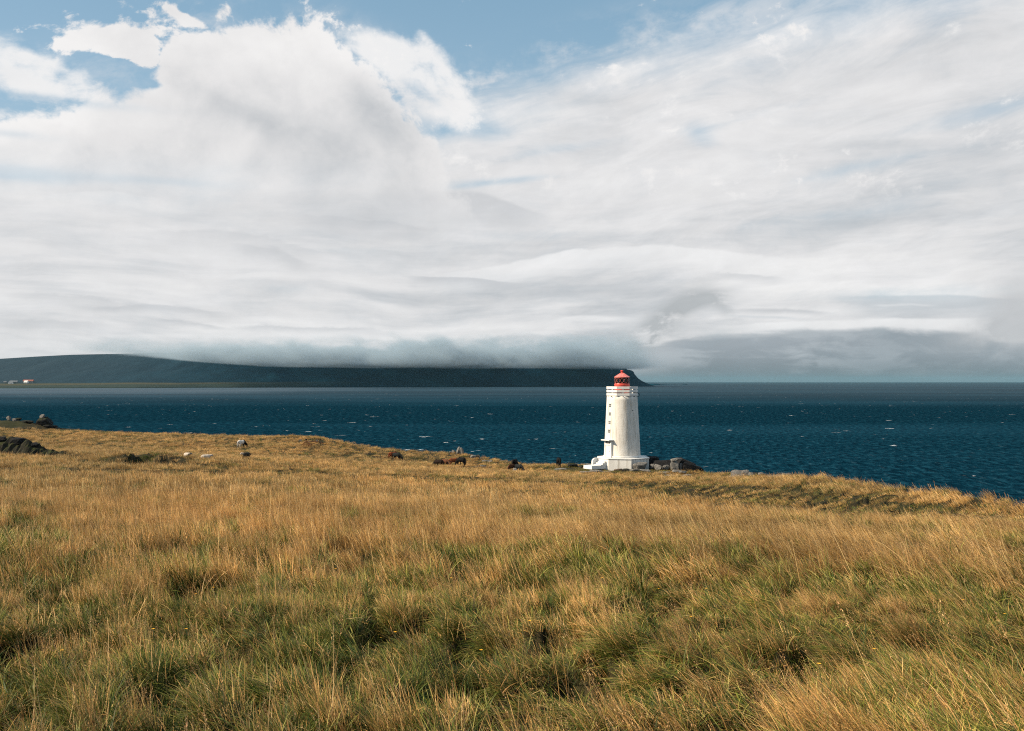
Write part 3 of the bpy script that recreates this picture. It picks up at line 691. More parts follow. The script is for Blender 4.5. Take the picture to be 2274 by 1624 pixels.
def fd(phi, r, z): return Vector((r * math.sin(phi), -r * math.cos(phi), z))
def make_lighthouse():
    zf = EYE - 147.0 * (1714.4 - 1433.0) / 3735.0      # tower floor
    root = empty('lighthouse', (LHX, LHY, zf), -math.atan(LHX / LHY),
                 'white round tapered lighthouse with red lantern standing on the rocky shore', 'lighthouse')
    Rb, Rt, Ht = 2.69, 2.24, 8.98
    bm = bmesh.new(); add_lathe(bm, [(0, 0.0), (Rb, 0.0), (Rb - .02, .4)] + [(Rb + (Rt - Rb) * k / 16, Ht * k / 16) for k in range(1, 17)] + [(0, Ht)], 72)
    from_bm('tower_wall', bm, M_TOWER, root, True)
    bm = bmesh.new(); add_lathe(bm, [(Rb + .002, .003), (Rb + .07, .003), (Rb + .06, .22), (Rb - .012, .26)], 72); from_bm('base_band', bm, M_TRIM, root, True)
    ph = R(-49)
    rot = Matrix.Rotation(ph, 4, 'Z')           # local -Y faces outwards at phi
    # windows up the tower
    for zc in (3.85, 5.12, 6.36, 7.62):
        rr = Rb + (Rt - Rb) * zc / Ht
        bm = bmesh.new()
        c = fd(ph, rr - .02, zc)
        for sx, sz, cx_, cz_ in ((.50, .045, 0, .2625), (.50, .045, 0, -.2625), (.045, .48, .2275, 0), (.045, .48, -.2275, 0), (.04, .48, 0, 0), (.41, .036, 0, .0)):
            add_box(bm, c + rot @ Vector((cx_, 0, cz_)), (sx, .07, sz), rot)
        f = from_bm('window', bm, M_TRIM, root)
        for ix in (-1, 1):
            for iz in (-1, 1):
                bm = bmesh.new(); add_box(bm, c + rot @ Vector((ix * .1125, -.006, iz * .13)), (.180, .05, .215), rot); from_bm('pane', bm, M_DARK, f)
    # door with surround, transom and canopy
    rb = Rb - .06
    for sx in (-1, 1):
        bm = bmesh.new(); add_box(bm, fd(ph, rb - .13, 1.22) + rot @ Vector((sx * .66, 0, 0)), (.20, .56, 2.44), rot); bevel_all(bm, .015, 1); from_bm('door_jamb', bm, M_TRIM, root)
    bm = bmesh.new(); add_box(bm, fd(ph, rb - .07, 1.93) + rot @ Vector((0, 0, 0)), (1.118, .5, .16), rot); from_bm('door_lintel', bm, M_TRIM, root)
    bm = bmesh.new(); add_box(bm, fd(ph, rb + .0, .93), (1.10, .20, 1.84), rot)
    dr = from_bm('door', bm, noisy_mat('pale_grey_door', (0.62, 0.62, 0.60), (0.68, 0.67, 0.64), 2, .5), root)
    bm = bmesh.new(); add_tube(bm, [fd(ph, rb + .14, .95) + rot @ Vector((.40, 0, -.09)), fd(ph, rb + .19, .95) + rot @ Vector((.40, 0, 0)), fd(ph, rb + .14, .95) + rot @ Vector((.40, 0, .09))], .02, 6); from_bm('door_handle', bm, M_BLACK, dr)
    bm = bmesh.new(); c = fd(ph, rb + .07, 2.20)
    for sx, sz, cx_, cz_ in ((1.1, .05, 0, .185), (1.1, .05, 0, -.185), (.06, .32, -.52, 0), (.06, .32, .52, 0), (.04, .32, -.17, 0), (.04, .32, .17, 0), (.98, .03, 0, .003)):
        add_box(bm, c + rot @ Vector((cx_, 0, cz_)), (sx, .12, sz), rot)
    f = from_bm('transom_window', bm, M_TRIM, root)
    for ix in (-1, 0, 1):
        for iz in (-1, 1):
            bm = bmesh.new(); add_box(bm, c + rot @ Vector((ix * .345, .02, iz * .085)), (.29, .05, .13), rot); from_bm('pane', bm, M_DARK, f)
    bm = bmesh.new(); add_box(bm, fd(ph, Rb - .02, 2.56), (1.85, 1.25, .15), rot); bevel_all(bm, .02, 1); from_bm('door_canopy', bm, M_TRIM, root)
    # gallery: slab, soffit, two rail bands on posts (octagonal)
    oc = R(26)
    def ring(r0, r1, z0, z1):
        b = bmesh.new(); add_lathe(b, [(r0, z0), (r1, z0), (r1, z1), (r0, z1), (r0, z0)], 8, oc); bmesh.ops.remove_doubles(b, verts=b.verts, dist=1e-4)
        bmesh.ops.recalc_face_normals(b, faces=b.faces); return b
    k8 = 1 / math.cos(math.pi / 8) ** 0.5
    Rg = 2.34 * k8
    bm = bmesh.new(); add_lathe(bm, [(0, Ht + .002), (Rt - .15, Ht + .002), (Rg - .10, Ht + .05), (Rg, Ht + .06), (Rg, Ht + .40), (0, Ht + .40)], 8, oc); from_bm('gallery_slab', bm, M_TRIM, root)
    from_bm('gallery_rail', ring(Rg - .13, Rg, Ht + .55, Ht + .88), M_TRIM, root)
    from_bm('gallery_rail', ring(Rg - .13, Rg, Ht + 1.03, Ht + 1.40), M_TRIM, root)
    for k in range(8):
        a = oc + R(22.5) + k * math.pi / 4
        bm = bmesh.new(); add_box(bm, fd(a, Rg * .92 - .17, Ht + .90), (.22, .16, .98), Matrix.Rotation(a, 4, 'Z')); from_bm('gallery_post', bm, M_TRIM, root)
        bm = bmesh.new(); add_tube(bm, [fd(a, Rt - .1, Ht - .04), fd(a, Rt + .16, Ht - .05), fd(a, Rt + .19, Ht - .12)], .05, 8); from_bm('drain_spout', bm, M_BLACK, root)
    bm = bmesh.new(); a = R(82)
    add_tube(bm, [fd(R(48), 1.9, Ht + .50), fd(R(66), 2.1, Ht + .47), fd(R(80), 2.36, Ht + .42), fd(a, 2.5, Ht + .36), fd(a, 2.55, Ht + .20), fd(a, 2.52, Ht + .02)], .05, 8); from_bm('drain_hose', bm, M_BLACK, root)
    # lantern
    zL = Ht + .41; rl = 1.12
    bm = bmesh.new(); add_lathe(bm, [(0, zL), (rl, zL), (rl, zL + 1.16), (rl + .045, zL + 1.18), (rl + .045, zL + 1.30), (rl - .02, zL + 1.34), (rl - .045, zL + 1.42), (rl - .14, zL + 1.43), (0, zL + 1.43)], 48)
    from_bm('lantern_base', bm, M_RED, root, False)
    z0, z1 = zL + 1.43, zL + 2.30; rg = rl - .06
    N = 12
    for k in range(N):
        a, b = 2 * math.pi * k / N, 2 * math.pi * (k + 1) / N
        bm = bmesh.new(); q = [fd(a, rg, z0), fd(b, rg, z0), fd(b, rg, z1), fd(a, rg, z1)]; q2 = [fd(a, rg - .012, z0), fd(b, rg - .012, z0), fd(b, rg - .012, z1), fd(a, rg - .012, z1)]
        v = [bm.verts.new(p) for p in q + q2]
        for i in ((0, 1, 2, 3), (7, 6, 5, 4), (0, 4, 5, 1), (1, 5, 6, 2), (2, 6, 7, 3), (3, 7, 4, 0)): bm.faces.new([v[j] for j in i])
        from_bm('pane', bm, M_GLASS, root)
    M_BAR = noisy_mat('faded_red_bars', (0.55, 0.10, 0.07), (0.62, 0.22, 0.18), 6, .4)
    for k in range(N):
        a = 2 * math.pi * (k + .5) / N; st = 2 * math.pi / N
        for s_ in (-1, 1):
            bm = bmesh.new(); add_tube(bm, [fd(a + s_ * st * (t - .5) * 1.0, rg + .02, z0 + (z1 - z0) * t) for t in (0, .25, .5, .75, 1)], .016, 6); from_bm('glazing_bar', bm, M_BAR, root)
    bm = bmesh.new(); add_lathe(bm, [(0, z0 + .01), (.34, z0 + .01), (.30, z0 + .12), (.2, z0 + .16), (.2, z0 + .24), (0, z0 + .24)], 20); from_bm('lamp_pedestal', bm, M_BLACK, root, False)
    bm = bmesh.new(); add_lathe(bm, [(0, z0 + .24), (.16, z0 + .26), (.25, z0 + .40), (.25, z0 + .55), (.16, z0 + .70), (0, z0 + .74)], 24); from_bm('lens', bm, M_LENS, root, True)
    bm = bmesh.new()
    for k in range(13):
        a = R(-10) + R(185) * k / 12
        add_box(bm, fd(a, rg - .12, (z0 + z1) / 2), (.27, .02, z1 - z0 - .02), Matrix.Rotation(a, 4, 'Z'))
    from_bm('dark_screen', bm, M_BLACK, root)
    rr = rl + .04
    bm = bmesh.new(); add_lathe(bm, [(rg - .02, z1 + .001), (rr, z1 + .001), (rr + .01, z1 + .07), (.27, z1 + .66), (.20, z1 + .70), (0, z1 + .70)], 16, R(11)); rf = from_bm('lantern_roof', bm, M_PINK, root)
    bm = bmesh.new()
    for k in range(16):
        a = R(11) + k * math.pi / 8
        add_tube(bm, [fd(a, rr + .012, z1 + .075), fd(a, .26, z1 + .675)], .014, 5)
    from_bm('roof_seam', bm, M_PINK, rf)
    bm = bmesh.new(); add_lathe(bm, [(.17, z1 + .69), (.165, z1 + .90), (.25, z1 + .93), (.24, z1 + 1.0), (.14, z1 + 1.07), (0, z1 + 1.09)], 20); from_bm('vent_cap', bm, M_RED, rf, True)
    # plinth and steps
    poly = [(-1.96, -3.45), (1.31, -3.75), (3.87, -1.3), (3.5, 2.9), (-2.0, 3.5), (-3.6, .8), (-3.55, -1.9)]
    bm = bmesh.new()
    def prism(poly, z0, z1):
        a = [bm.verts.new((x, y, z0)) for x, y in poly]; b = [bm.verts.new((x, y, z1)) for x, y in poly]
        bm.faces.new(a[::-1]); bm.faces.new(b)
        for i in range(len(poly)): bm.faces.new((a[i], a[(i + 1) % len(poly)], b[(i + 1) % len(poly)], b[i]))
    prism(poly, -1.75, -.11); from_bm('plinth', bm, M_CONC, root)
    bm = bmesh.new(); prism([(x * 1.025, y * 1.025) for x, y in poly], -.11, -.001); bevel_all(bm, .02, 1); from_bm('plinth_top', bm, M_TRIM, root)
    for k in range(4):
        zt = -.21 - .23 * k
        bm = bmesh.new(); add_box(bm, fd(ph, 3.55 + .32 * k, zt / 2 - .65 + .0) , (1.7, .36, zt + 1.5), rot)
        vs_ = list(bm.verts); bm.free()
        bm = bmesh.new(); h = 1.5 + zt; add_box(bm, fd(ph, 3.62 + .33 * k, -1.5 + h / 2), (1.7 - .004 * k, .345, h), rot); bevel_all(bm, .012, 1); from_bm('step', bm, M_TRIM, root)
    bm = bmesh.new(); c = rot @ Vector((-1.03, 0, 0))
    prof = [(3.35, -.02), (4.3, -.02), (4.62, -.10), (4.85, -.32), (4.92, -.62), (4.92, -1.5), (3.35, -1.5)]
    A = [bm.verts.new(fd(ph, r, z) + rot @ Vector((-1.13, 0, 0))) for r, z in prof]; B = [bm.verts.new(fd(ph, r, z) + rot @ Vector((-.86, 0, 0))) for r, z in prof]
    bm.faces.new(A); bm.faces.new(B[::-1])
    for i in range(len(prof)): bm.faces.new((A[i], B[i], B[(i + 1) % len(prof)], A[(i + 1) % len(prof)]))
    bmesh.ops.recalc_face_normals(bm, faces=bm.faces); from_bm('stair_wall', bm, M_TRIM, root)
    bm = bmesh.new(); add_box(bm, fd(ph, 5.7, -1.22), (1.9, 1.7, .5), rot); bevel_all(bm, .015, 1); from_bm('landing_slab', bm, M_TRIM, root)
    bm = bmesh.new()
    add_lathe(bm, [(0, 0), (.05, 0), (.05, .1), (0, .1)], 10)
    bmesh.ops.transform(bm, matrix=Matrix.Translation(fd(R(40), Rb + (Rt - Rb) * .77 - .02, 6.9)) @ Matrix.Rotation(R(40), 4, 'Z') @ Matrix.Rotation(R(90), 4, 'X'), verts=bm.verts)
    from_bm('vent_hole', bm, M_BLACK, root)
make_lighthouse()

# ------------------------------------------------------------------ rocks
def rock_mat(name, a, b, c, moss=None):
    m, gg, out = material(name)
    co = gg.node('ShaderNodeTexCoord').outputs['Object']
    oi = gg.node('ShaderNodeObjectInfo').outputs['Random']
    co = gg.vm('ADD', co, gg.comb(gg.mul(oi, 31.0), gg.mul(oi, 17.0), 0.0))
    n = gg.noise(co, 1.8, 7, 0.65); n2 = gg.noise(co, 5.5, 5, 0.65); nb = gg.noise(co, 6.0, 8, 0.7)
    col = gg.mix(gg.ss(n, 0.34, 0.66), P4(a), P4(b)); col = gg.mix(gg.ss(n2, 0.56, 0.68, 0, 0.8), col, P4(c))
    if moss:
        nz = gg.sep(gg.node('ShaderNodeNewGeometry').outputs['Normal'])[2]
        col = gg.mix(gg.mul(gg.ss(nz, 0.55, 0.85), gg.ss(n, 0.40, 0.55)), col, P4(moss))
    principled(gg, out, col, 0.9, nb, 0.9, 0.08, 0.15); return m
M_ROCK = rock_mat('grey_basalt', (0.085, 0.082, 0.078), (0.17, 0.16, 0.145), (0.28, 0.265, 0.24))
M_PALE = rock_mat('pale_lichened_rock', (0.11, 0.104, 0.094), (0.20, 0.188, 0.168), (0.32, 0.30, 0.265))
M_BROWN = rock_mat('brown_rock', (0.17, 0.11, 0.07), (0.26, 0.18, 0.12), (0.30, 0.25, 0.20))
M_DROCK = rock_mat('dark_lava_rock', (0.012, 0.012, 0.012), (0.026, 0.026, 0.025), (0.06, 0.058, 0.054), (0.022, 0.026, 0.009))
M_SHADE = rock_mat('shaded_basalt', (0.008, 0.008, 0.009), (0.018, 0.018, 0.018), (0.04, 0.038, 0.036))  # basalt with its shaded look put into a near-black colour
_ico = None
def rock_mesh(seed, size, planes=11, rough=0.045, sub=3):
    global _ico
    if _ico is None or _ico[0] != sub:
        b = bmesh.new(); bmesh.ops.create_icosphere(b, subdivisions=sub, radius=1.0)
        _ico = (sub, np.array([v.co[:] for v in b.verts]), np.array([[v.index for v in f.verts] for f in b.faces])); b.free()
    _, v, f = _ico; r = np.random.default_rng(seed)
    n = r.normal(size=(planes, 3)); n[:, 2] *= 0.8; n[:6] = np.array([[1, 0, 0], [-1, 0, 0], [0, 1, 0], [0, -1, 0], [0, 0, 1], [0, 0, -1]]) + r.normal(0, .24, (6, 3)); n /= np.linalg.norm(n, axis=1)[:, None]; dd = r.uniform(0.62, 1.0, planes); dd[:6] = r.uniform(.60, .82, 6)
    dots = v @ n.T; rad = np.where(dots > 0.05, dd[None] / np.maximum(dots, 0.05), 9).min(1); rad = np.minimum(rad, 1.15)
    nz = fbm(v[:, 0] * 2.1 + seed, v[:, 1] * 2.1 + v[:, 2] * 2.7, 4, 0.6)
    rad = rad * (1 + rough * 2.2 * nz)
    return mesh_np('rock', v * rad[:, None] * np.array(size) / 2, f, smooth=False)
_rk = [100]
def rock(px, d, size, label, mat=None, group=None, sink=0.25, rz=None, tilt=0.0, name='boulder', dz=0.0, dx=0.0, cat='rock'):
    """size = width, depth, height in metres; sink = share of the height below ground"""
    _rk[0] += 1; x, y = PT(px, d); x += dx
    me = rock_mesh(_rk[0], size)
    o = link(name, me, mat or M_ROCK); o.rotation_euler = (random.uniform(-.1, .1), tilt, random.uniform(-.5, .5) if rz is None else rz)
    o.location = (x, y, gz(x, y) + size[2] * (0.5 - sink) + dz)
    return tag(o, label, cat, group)
# left headland rocks
rock(98, 190, (4.0, 3.0, 2.0), 'large dark craggy rock with pointed top at the left shoreline', M_DROCK, sink=.18, rz=.3)
rock(95, 190, (1.3, 1.1, .9), 'small grey rock crowning the large craggy rock at the left shoreline', M_ROCK, sink=0, dz=1.35)
rock(112, 189, (2.6, 2.2, 1.0), 'dark rock sloping down on the right of the craggy shoreline rock', M_DROCK, sink=.2)
rock(62, 190, (3.2, 1.6, .8), 'low dark rock left of the craggy shoreline rock', M_DROCK, sink=.2)
rock(34, 191, (1.3, 1.1, .9), 'grey boulder on top of the grassy knoll at the far left', M_ROCK, sink=.15)
rock(42, 190, (1.1, .9, 0.6), 'small dark boulder right of the grey one on the knoll at the far left', M_DROCK, sink=.15)
rock(20, 190, (0.9, 0.8, 0.8), 'small pale boulder left of the grey one on the knoll at the far left', M_PALE, sink=.1)
rock(50, 183, (4.5, 1.5, 0.8), 'long dark ledge below the knoll at the far left', M_DROCK, sink=.3, rz=0)
# dark bank with boulders at the left
def make_bank():
    crest = [(-120, 2.5), (-40, 2.1), (0, 1.75), (30, 1.55), (62, 1.35), (90, 1.0), (120, .62), (150, .30), (172, .06)]
    pxs = np.linspace(-120, 172, 60); hs = np.interp(pxs, *zip(*crest)); V = []; nr = 9
    for k, (p, h) in enumerate(zip(pxs, hs)):
        x, y = PT(p, 104.0); z0 = gz(x, y)
        for q in np.linspace(-1, 1, nr):
            w = 0.9 + 0.5 * h; hh = h * (1 - abs(q) ** 1.7) * (1 + .14 * float(fbm(p / 16.0, q * 1.3 + 4, 3))); yy = y + q * w
            V.append((x + .10 * float(fbm(p / 12.0, q * 3 + 5, 2)), yy, min(z0, gz(x, yy)) - .25 + (hh + .25 * (1 - abs(q))) + .07 * float(fbm(p / 9.0, q * 4, 3))))
    n = nr; f = [(a * n + b, (a + 1) * n + b, (a + 1) * n + b + 1, a * n + b + 1) for a in range(len(pxs) - 1) for b in range(nr - 1)]
    o = link('earth_bank', mesh_np('earth_bank', np.array(V), np.array(f), smooth=False), M_BANK)
    tag(o, 'long dark bank of earth and rock tapering into the grass at the left edge', 'bank')
M_BANK = rock_mat('shaded_earth_bank', (0.014, 0.013, 0.010), (0.030, 0.027, 0.017), (0.048, 0.043, 0.028), (0.034, 0.038, 0.011))  # the bank's sunless side painted in as a near-black albedo
make_bank()
for px_, s_, dz_, lb in ((6, (1.1, 1.0, .7), 1.45, 'small black boulder on the dark bank, nearest the left edge'),
                         (40, (1.9, 1.4, 1.0), 1.05, 'largest black boulder on the crest of the dark bank at the left'),
                         (79, (1.0, .9, .75), .85, 'rounded black boulder low on the crest of the dark bank, right of the largest')):
    rock(px_, 104, s_, lb, M_SHADE, sink=.2, rz=0, dz=dz_)
# skyline stones
rock(413, 192, (1.1, .9, .7), 'grey stone on the skyline above the sheep, left of a pair', M_ROCK, sink=.1)
rock(422, 192, (1.4, .9, .6), 'grey stone on the skyline above the sheep, right of a pair', M_ROCK, sink=.1)
for k in range(9):
    rock(668 + k * 6.2 + random.uniform(-1.5, 1.5), 170.5 + random.uniform(-.6, .6), (random.uniform(.45, .75), .5, random.uniform(.4, .65)),
         'dark grey stone in the low row of rubble behind the rusty hay rake', M_DROCK if k % 3 else M_ROCK, 'rubble row behind the rusty implement', sink=.2, name='stone')
# boulders on the shore behind the horses
rock(984, 178, (.95, .8, .85), 'small rounded pale boulder, leftmost on the shore behind the horses', M_PALE, sink=.1)
rock(1000, 176, (.8, .7, .7), 'small grey boulder two places left of the tall cleft boulder', M_ROCK, sink=.1)
rock(1007, 176, (.85, .7, .95), 'upright grey boulder touching the tall cleft boulder', M_ROCK, sink=.1)
rock(1017, 176, (.85, 1.0, 1.55), 'left half of the tall cleft boulder on the shore', M_PALE, sink=.1, tilt=.25)
rock(1024, 176, (1.1, 1.2, 1.6), 'right half of the tall cleft boulder on the shore', M_PALE, sink=.1, tilt=.12)
rock(1034, 176, (1.1, .8, .5), 'low dark stone at the foot of the tall cleft boulder', M_DROCK, sink=.2)
rock(1021, 166, (.7, .6, .4), 'small dark stone in the grass below the tall cleft boulder', M_DROCK, sink=.1)
rock(1051, 171, (1.3, 1.1, 1.0), 'pale boulder at the grass edge right of the tall cleft boulder', M_PALE, sink=.15)
rock(1060, 171, (.9, .8, .85), 'dark boulder against the right side of the pale edge boulder', M_DROCK, sink=.15)
rock(1078, 168, (1.8, 1.0, .5), 'flat grey slab on the shore edge right of the pale boulders', M_ROCK, sink=.2)
rock(1088, 167, (1.0, .8, .45), 'small flat stone beside the grey slab on the shore edge', M_ROCK, sink=.2)
for k in range(12):
    rock(1054 + k * 3.5 + random.uniform(-1.5, 1.5), 150 + random.uniform(-1.2, 1.2), (random.uniform(.5, .9), .6, random.uniform(.28, .5)),
         'grey stone in the scatter of flat stones right of the black horse', (M_ROCK, M_PALE, M_DROCK)[k % 3], 'flat stones scattered right of the black horse', sink=.15, name='stone')
rock(1144, 137.5, (1.1, .8, .85), 'pale rock in the long grass in front of the group of three horses', M_PALE, sink=.1)
rock(1243, 146, (2.3, 1.2, .55), 'flat pale slab in the turf below the lone black horse', M_PALE, sink=.3, rz=.1)
rock(1255, 146.5, (1.0, .8, .5), 'dark stone at the right end of the flat pale slab', M_DROCK, sink=.3)
rock(1272, 152, (2.2, 1.3, 1.0), 'mossy dark rock between the lone black horse and the lighthouse', M_DROCK, sink=.3)
# round the lighthouse
rock(1305, 149, (1.6, 1.2, 1.15), 'grey boulder left of the lighthouse stair wall', M_PALE, sink=.15)
rock(1316, 148, (1.1, 1.0, 1.0), 'brown boulder touching the lighthouse stair wall', M_BROWN, sink=.15)
rock(1293, 150, (1.4, 1.0, .7), 'low mossy stone at the left of the boulders by the stair', M_DROCK, sink=.2)
rock(1372, 141.8, (1.9, .9, .7), 'flat brownish rock under the front of the plinth', M_BROWN, sink=.42)
rock(1391, 142.0, (1.5, .8, .7), 'dark rock shadowed against the front of the plinth', M_DROCK, sink=.4)
rock(1421, 142.6, (2.3, 1.3, 1.25), 'large tilted grey slab right of the plinth', M_ROCK, sink=.06, tilt=-.16, rz=.1)
rock(1440, 147, (4.2, 2.2, 2.2), 'black outcrop crest behind the tilted slab right of the plinth', M_SHADE, sink=.1, dz=.35)
rock(1449, 143, (1.1, .9, 1.15), 'grey block in the rock outcrop, first right of the tilted slab', M_ROCK, sink=.08)
rock(1460, 142, (1.15, .9, 1.1), 'pale faced block in the rock outcrop, second right of the tilted slab', M_PALE, sink=.12)
rock(1472, 145, (4.2, 2.0, 2.15), 'dark rock crest behind the grey blocks of the outcrop', M_SHADE, sink=.1)
rock(1477, 142.5, (1.2, .9, 1.0), 'pale pointed block in the middle of the outcrop', M_PALE, sink=.15)
rock(1497, 142, (1.45, 1.3, 1.6), 'big rounded pale boulder near the right end of the outcrop', M_PALE, sink=.1)
rock(1499, 142, (1.75, 1.2, .5), 'flat cap slab lying on the big rounded boulder of the outcrop', M_PALE, sink=0, dz=1.35, tilt=-.22, rz=0)
rock(1511, 142.2, (1.0, .9, 1.5), 'upright block right of the big rounded boulder', M_ROCK, sink=.1)
rock(1520, 143.5, (4.0, 3.0, 2.5), 'black sloping rock mass at the right end of the outcrop', M_SHADE, sink=.14, tilt=.3, rz=0)
rock(1538, 142.5, (4.0, 2.6, 1.75), 'black low tail of the outcrop running into the grass', M_SHADE, sink=.2, tilt=.32, rz=0)
for px_, d_, s_, lb in ((1300, 136.5, (2.0, 1, .3), 'flat pale ledge in the grass left of the landing slab'), (1322, 136, (2.3, 1, .32), 'flat pale ledge in the grass in front of the landing slab'),
                        (1345, 135.5, (1.9, .9, .28), 'flat pale ledge in the grass in front of the steps'), (1408, 138.5, (1.6, .8, .35), 'pale ledge at the corner of the plinth'),
                        (1432, 138.5, (1.9, .8, .4), 'pale ledge below the tilted slab'), (1472, 136.5, (2.4, .8, .3), 'thin pale ledge below the middle of the outcrop'),
                        (1502, 137, (1.6, .8, .45), 'ledge stones below the big rounded boulder'), (1516, 135, (1.3, .8, .5), 'dark edged ledge right of the stones below the big boulder'),
                        (1490, 131, (2.6, .9, .35), 'long ledge in the grass lower than the outcrop'), (1525, 129.5, (1.6, .8, .3), 'last small ledge in the grass right of the long one')):
    rock(px_, d_, s_, lb, M_PALE, sink=.05, rz=random.uniform(-.15, .15), name='ledge', dz=.12)
# shore rocks in the tall grass on the right
for px_, d_, s_, lb, mt in ((1610, 113, (1.5, .9, .5), 'low grey stone at the left end of the right hand shore rocks', M_ROCK), (1640, 116, (2.2, 1.6, 1.2), 'mossy peaked rock at the top of the right hand shore rocks', M_ROCK),
                            (1628, 117, (1.0, .8, .8), 'pale knob left of the mossy peaked rock', M_PALE), (1654, 115, (1.1, 1.0, 1.0), 'pale rounded stone right of the mossy peaked rock', M_PALE),
                            (1668, 114, (1.0, .8, .65), 'small pale stone in the gap, nearest the mossy peaked rock', M_PALE), (1678, 113.5, (1.0, .8, .65), 'small dark stone in the gap before the wide sloping slab', M_DROCK),
                            (1688, 113, (1.0, .8, .7), 'small grey stone touching the wide sloping slab', M_ROCK), (1708, 111, (2.2, 1.6, .95), 'wide sloping pale slab of the right hand shore rocks', M_PALE),
                            (1729, 108, (1.5, 1.2, .85), 'rounded boulder at the right end of the shore rocks', M_PALE), (1645, 107, (1.5, .9, .75), 'half buried grey rock in the grass below the mossy peaked rock', M_ROCK),
                            (1625, 104, (.9, .7, .5), 'small half buried stone lowest left of the shore rocks', M_ROCK), (1722, 101, (2.0, .8, .45), 'flat stone in the grass below the rounded boulder', M_ROCK),
                            (1745, 102, (1.3, .8, .45), 'last flat stone in the grass right of the rounded boulder', M_ROCK)):
    rock(px_, d_, s_, lb, mt, sink=.08, dz=.1)

# ------------------------------------------------------------------ rusty hay rake lying in the field
M_RUST = noisy_mat('rusty_iron', (0.09, 0.035, 0.018), (0.15, 0.06, 0.028), 6.0, 0.9, 0.4, 0.01, 0.1)
def make_rake():
    x, y = PT(692, 160); z = gz(x, y)
    root = empty('hay_rake', (x, y, z), 0.05, 'rusty old hay rake frame lying in the grass near the shore edge', 'farm implement')
    def tb(name, pts, r, seg=8):
        bm = bmesh.new(); add_tube(bm, pts, r, seg); return from_bm(name, bm, M_RUST, root, True)
    tb('frame_beam', [(-.85, .1, .72), (-.3, .1, .82), (.3, .1, .86), (.85, .1, .80), (1.35, .1, .80)], .045)
    tb('frame_beam', [(-.55, -.1, .28), (0, -.1, .42), (.6, -.1, .66), (1.0, -.05, .80), (1.25, 0, .74), (1.42, 0, .55), (1.48, 0, .28), (1.40, 0, .14)], .05)
    tb('axle', [(-.85, -.5, .42), (-.85, .6, .42)], .04)
    tb('draw_bar', [(-.85, .1, .72), (-1.2, 0, .62), (-1.55, -.1, .30), (-1.65, -.1, .1)], .045)
    def wheel(cx, cy, r, a0=0, a1=360):
        bm = bmesh.new(); n = 22
        add_tube(bm, [(cx + r * math.cos(R(a0 + (a1 - a0) * k / n)), cy, r + .02 + r * math.sin(R(a0 + (a1 - a0) * k / n))) for k in range(n + 1)], .035, 6)
        w = from_bm('wheel', bm, M_RUST, root, True)
        bm = bmesh.new()
        for k in range(6):
            q = R(60 * k); add_tube(bm, [(cx, cy, r + .02), (cx + r * math.cos(q), cy, r + .02 + r * math.sin(q))], .016, 5)
        from_bm('spoke', bm, M_RUST, w)
    wheel(-.85, -.5, .42); wheel(-.85, .6, .42); wheel(-.25, -.3, .28)
    tb('hook', [(1.48, 0, .28), (1.62, 0, .18), (1.72, 0, .32), (1.70, 0, .62), (1.58, 0, .70)], .04)
    tb('hook', [(1.40, 0, .14), (1.2, 0, .12), (1.02, 0, .24), (1.0, 0, .42)], .045)
    for k in range(7):
        xx = -.7 + k * .12
        tb('tine', [(xx, .1 - .05 * k, .6), (xx + .05, .15, .35), (xx + .02, .25, .1), (xx - .1, .3, .02)], .016, 5)
    tb('seat_spring', [(-.6, .1, .72), (-.75, .1, .9), (-.95, .1, .98)], .025)
make_rake()

# ------------------------------------------------------------------ animals
def ell(p, ax, ry, rz, n=12):
    """elliptical ring round p, perpendicular to ax (in xz plane); ry sideways, rz in plane"""
    ax = Vector(ax).normalized(); s = Vector((0, 1, 0)); u = s.cross(ax).normalized()
    return [Vector(p) + s * (ry * math.cos(2 * math.pi * k / n)) + u * (rz * math.sin(2 * math.pi * k / n)) for k in range(n)]
def chain(bm, pts):
    """pts: (x, y, z, half width, half height)"""
    rings = []
    for i, q in enumerate(pts):
        a = pts[max(i - 1, 0)]; b = pts[min(i + 1, len(pts) - 1)]
        rings.append(ell(q[:3], (b[0] - a[0], 0.0, b[2] - a[2]), q[3], q[4]))
    add_loft(bm, rings)
def fuse(bm, voxel, smooth=4):
    bmesh.ops.recalc_face_normals(bm, faces=bm.faces)
    me = bpy.data.meshes.new('body'); bm.to_mesh(me); bm.free()
    o = bpy.data.objects.new('tmp', me); COL.objects.link(o)
    r = o.modifiers.new('r', 'REMESH'); r.mode = 'VOXEL'; r.voxel_size = voxel
    s = o.modifiers.new('s', 'SMOOTH'); s.factor = 0.5; s.iterations = smooth
    dg = bpy.context.evaluated_depsgraph_get(); dg.update()
    out = bpy.data.meshes.new_from_object(o.evaluated_get(dg))
    bpy.data.objects.remove(o); out.polygons.foreach_set('use_smooth', np.ones(len(out.polygons), bool))
    return out
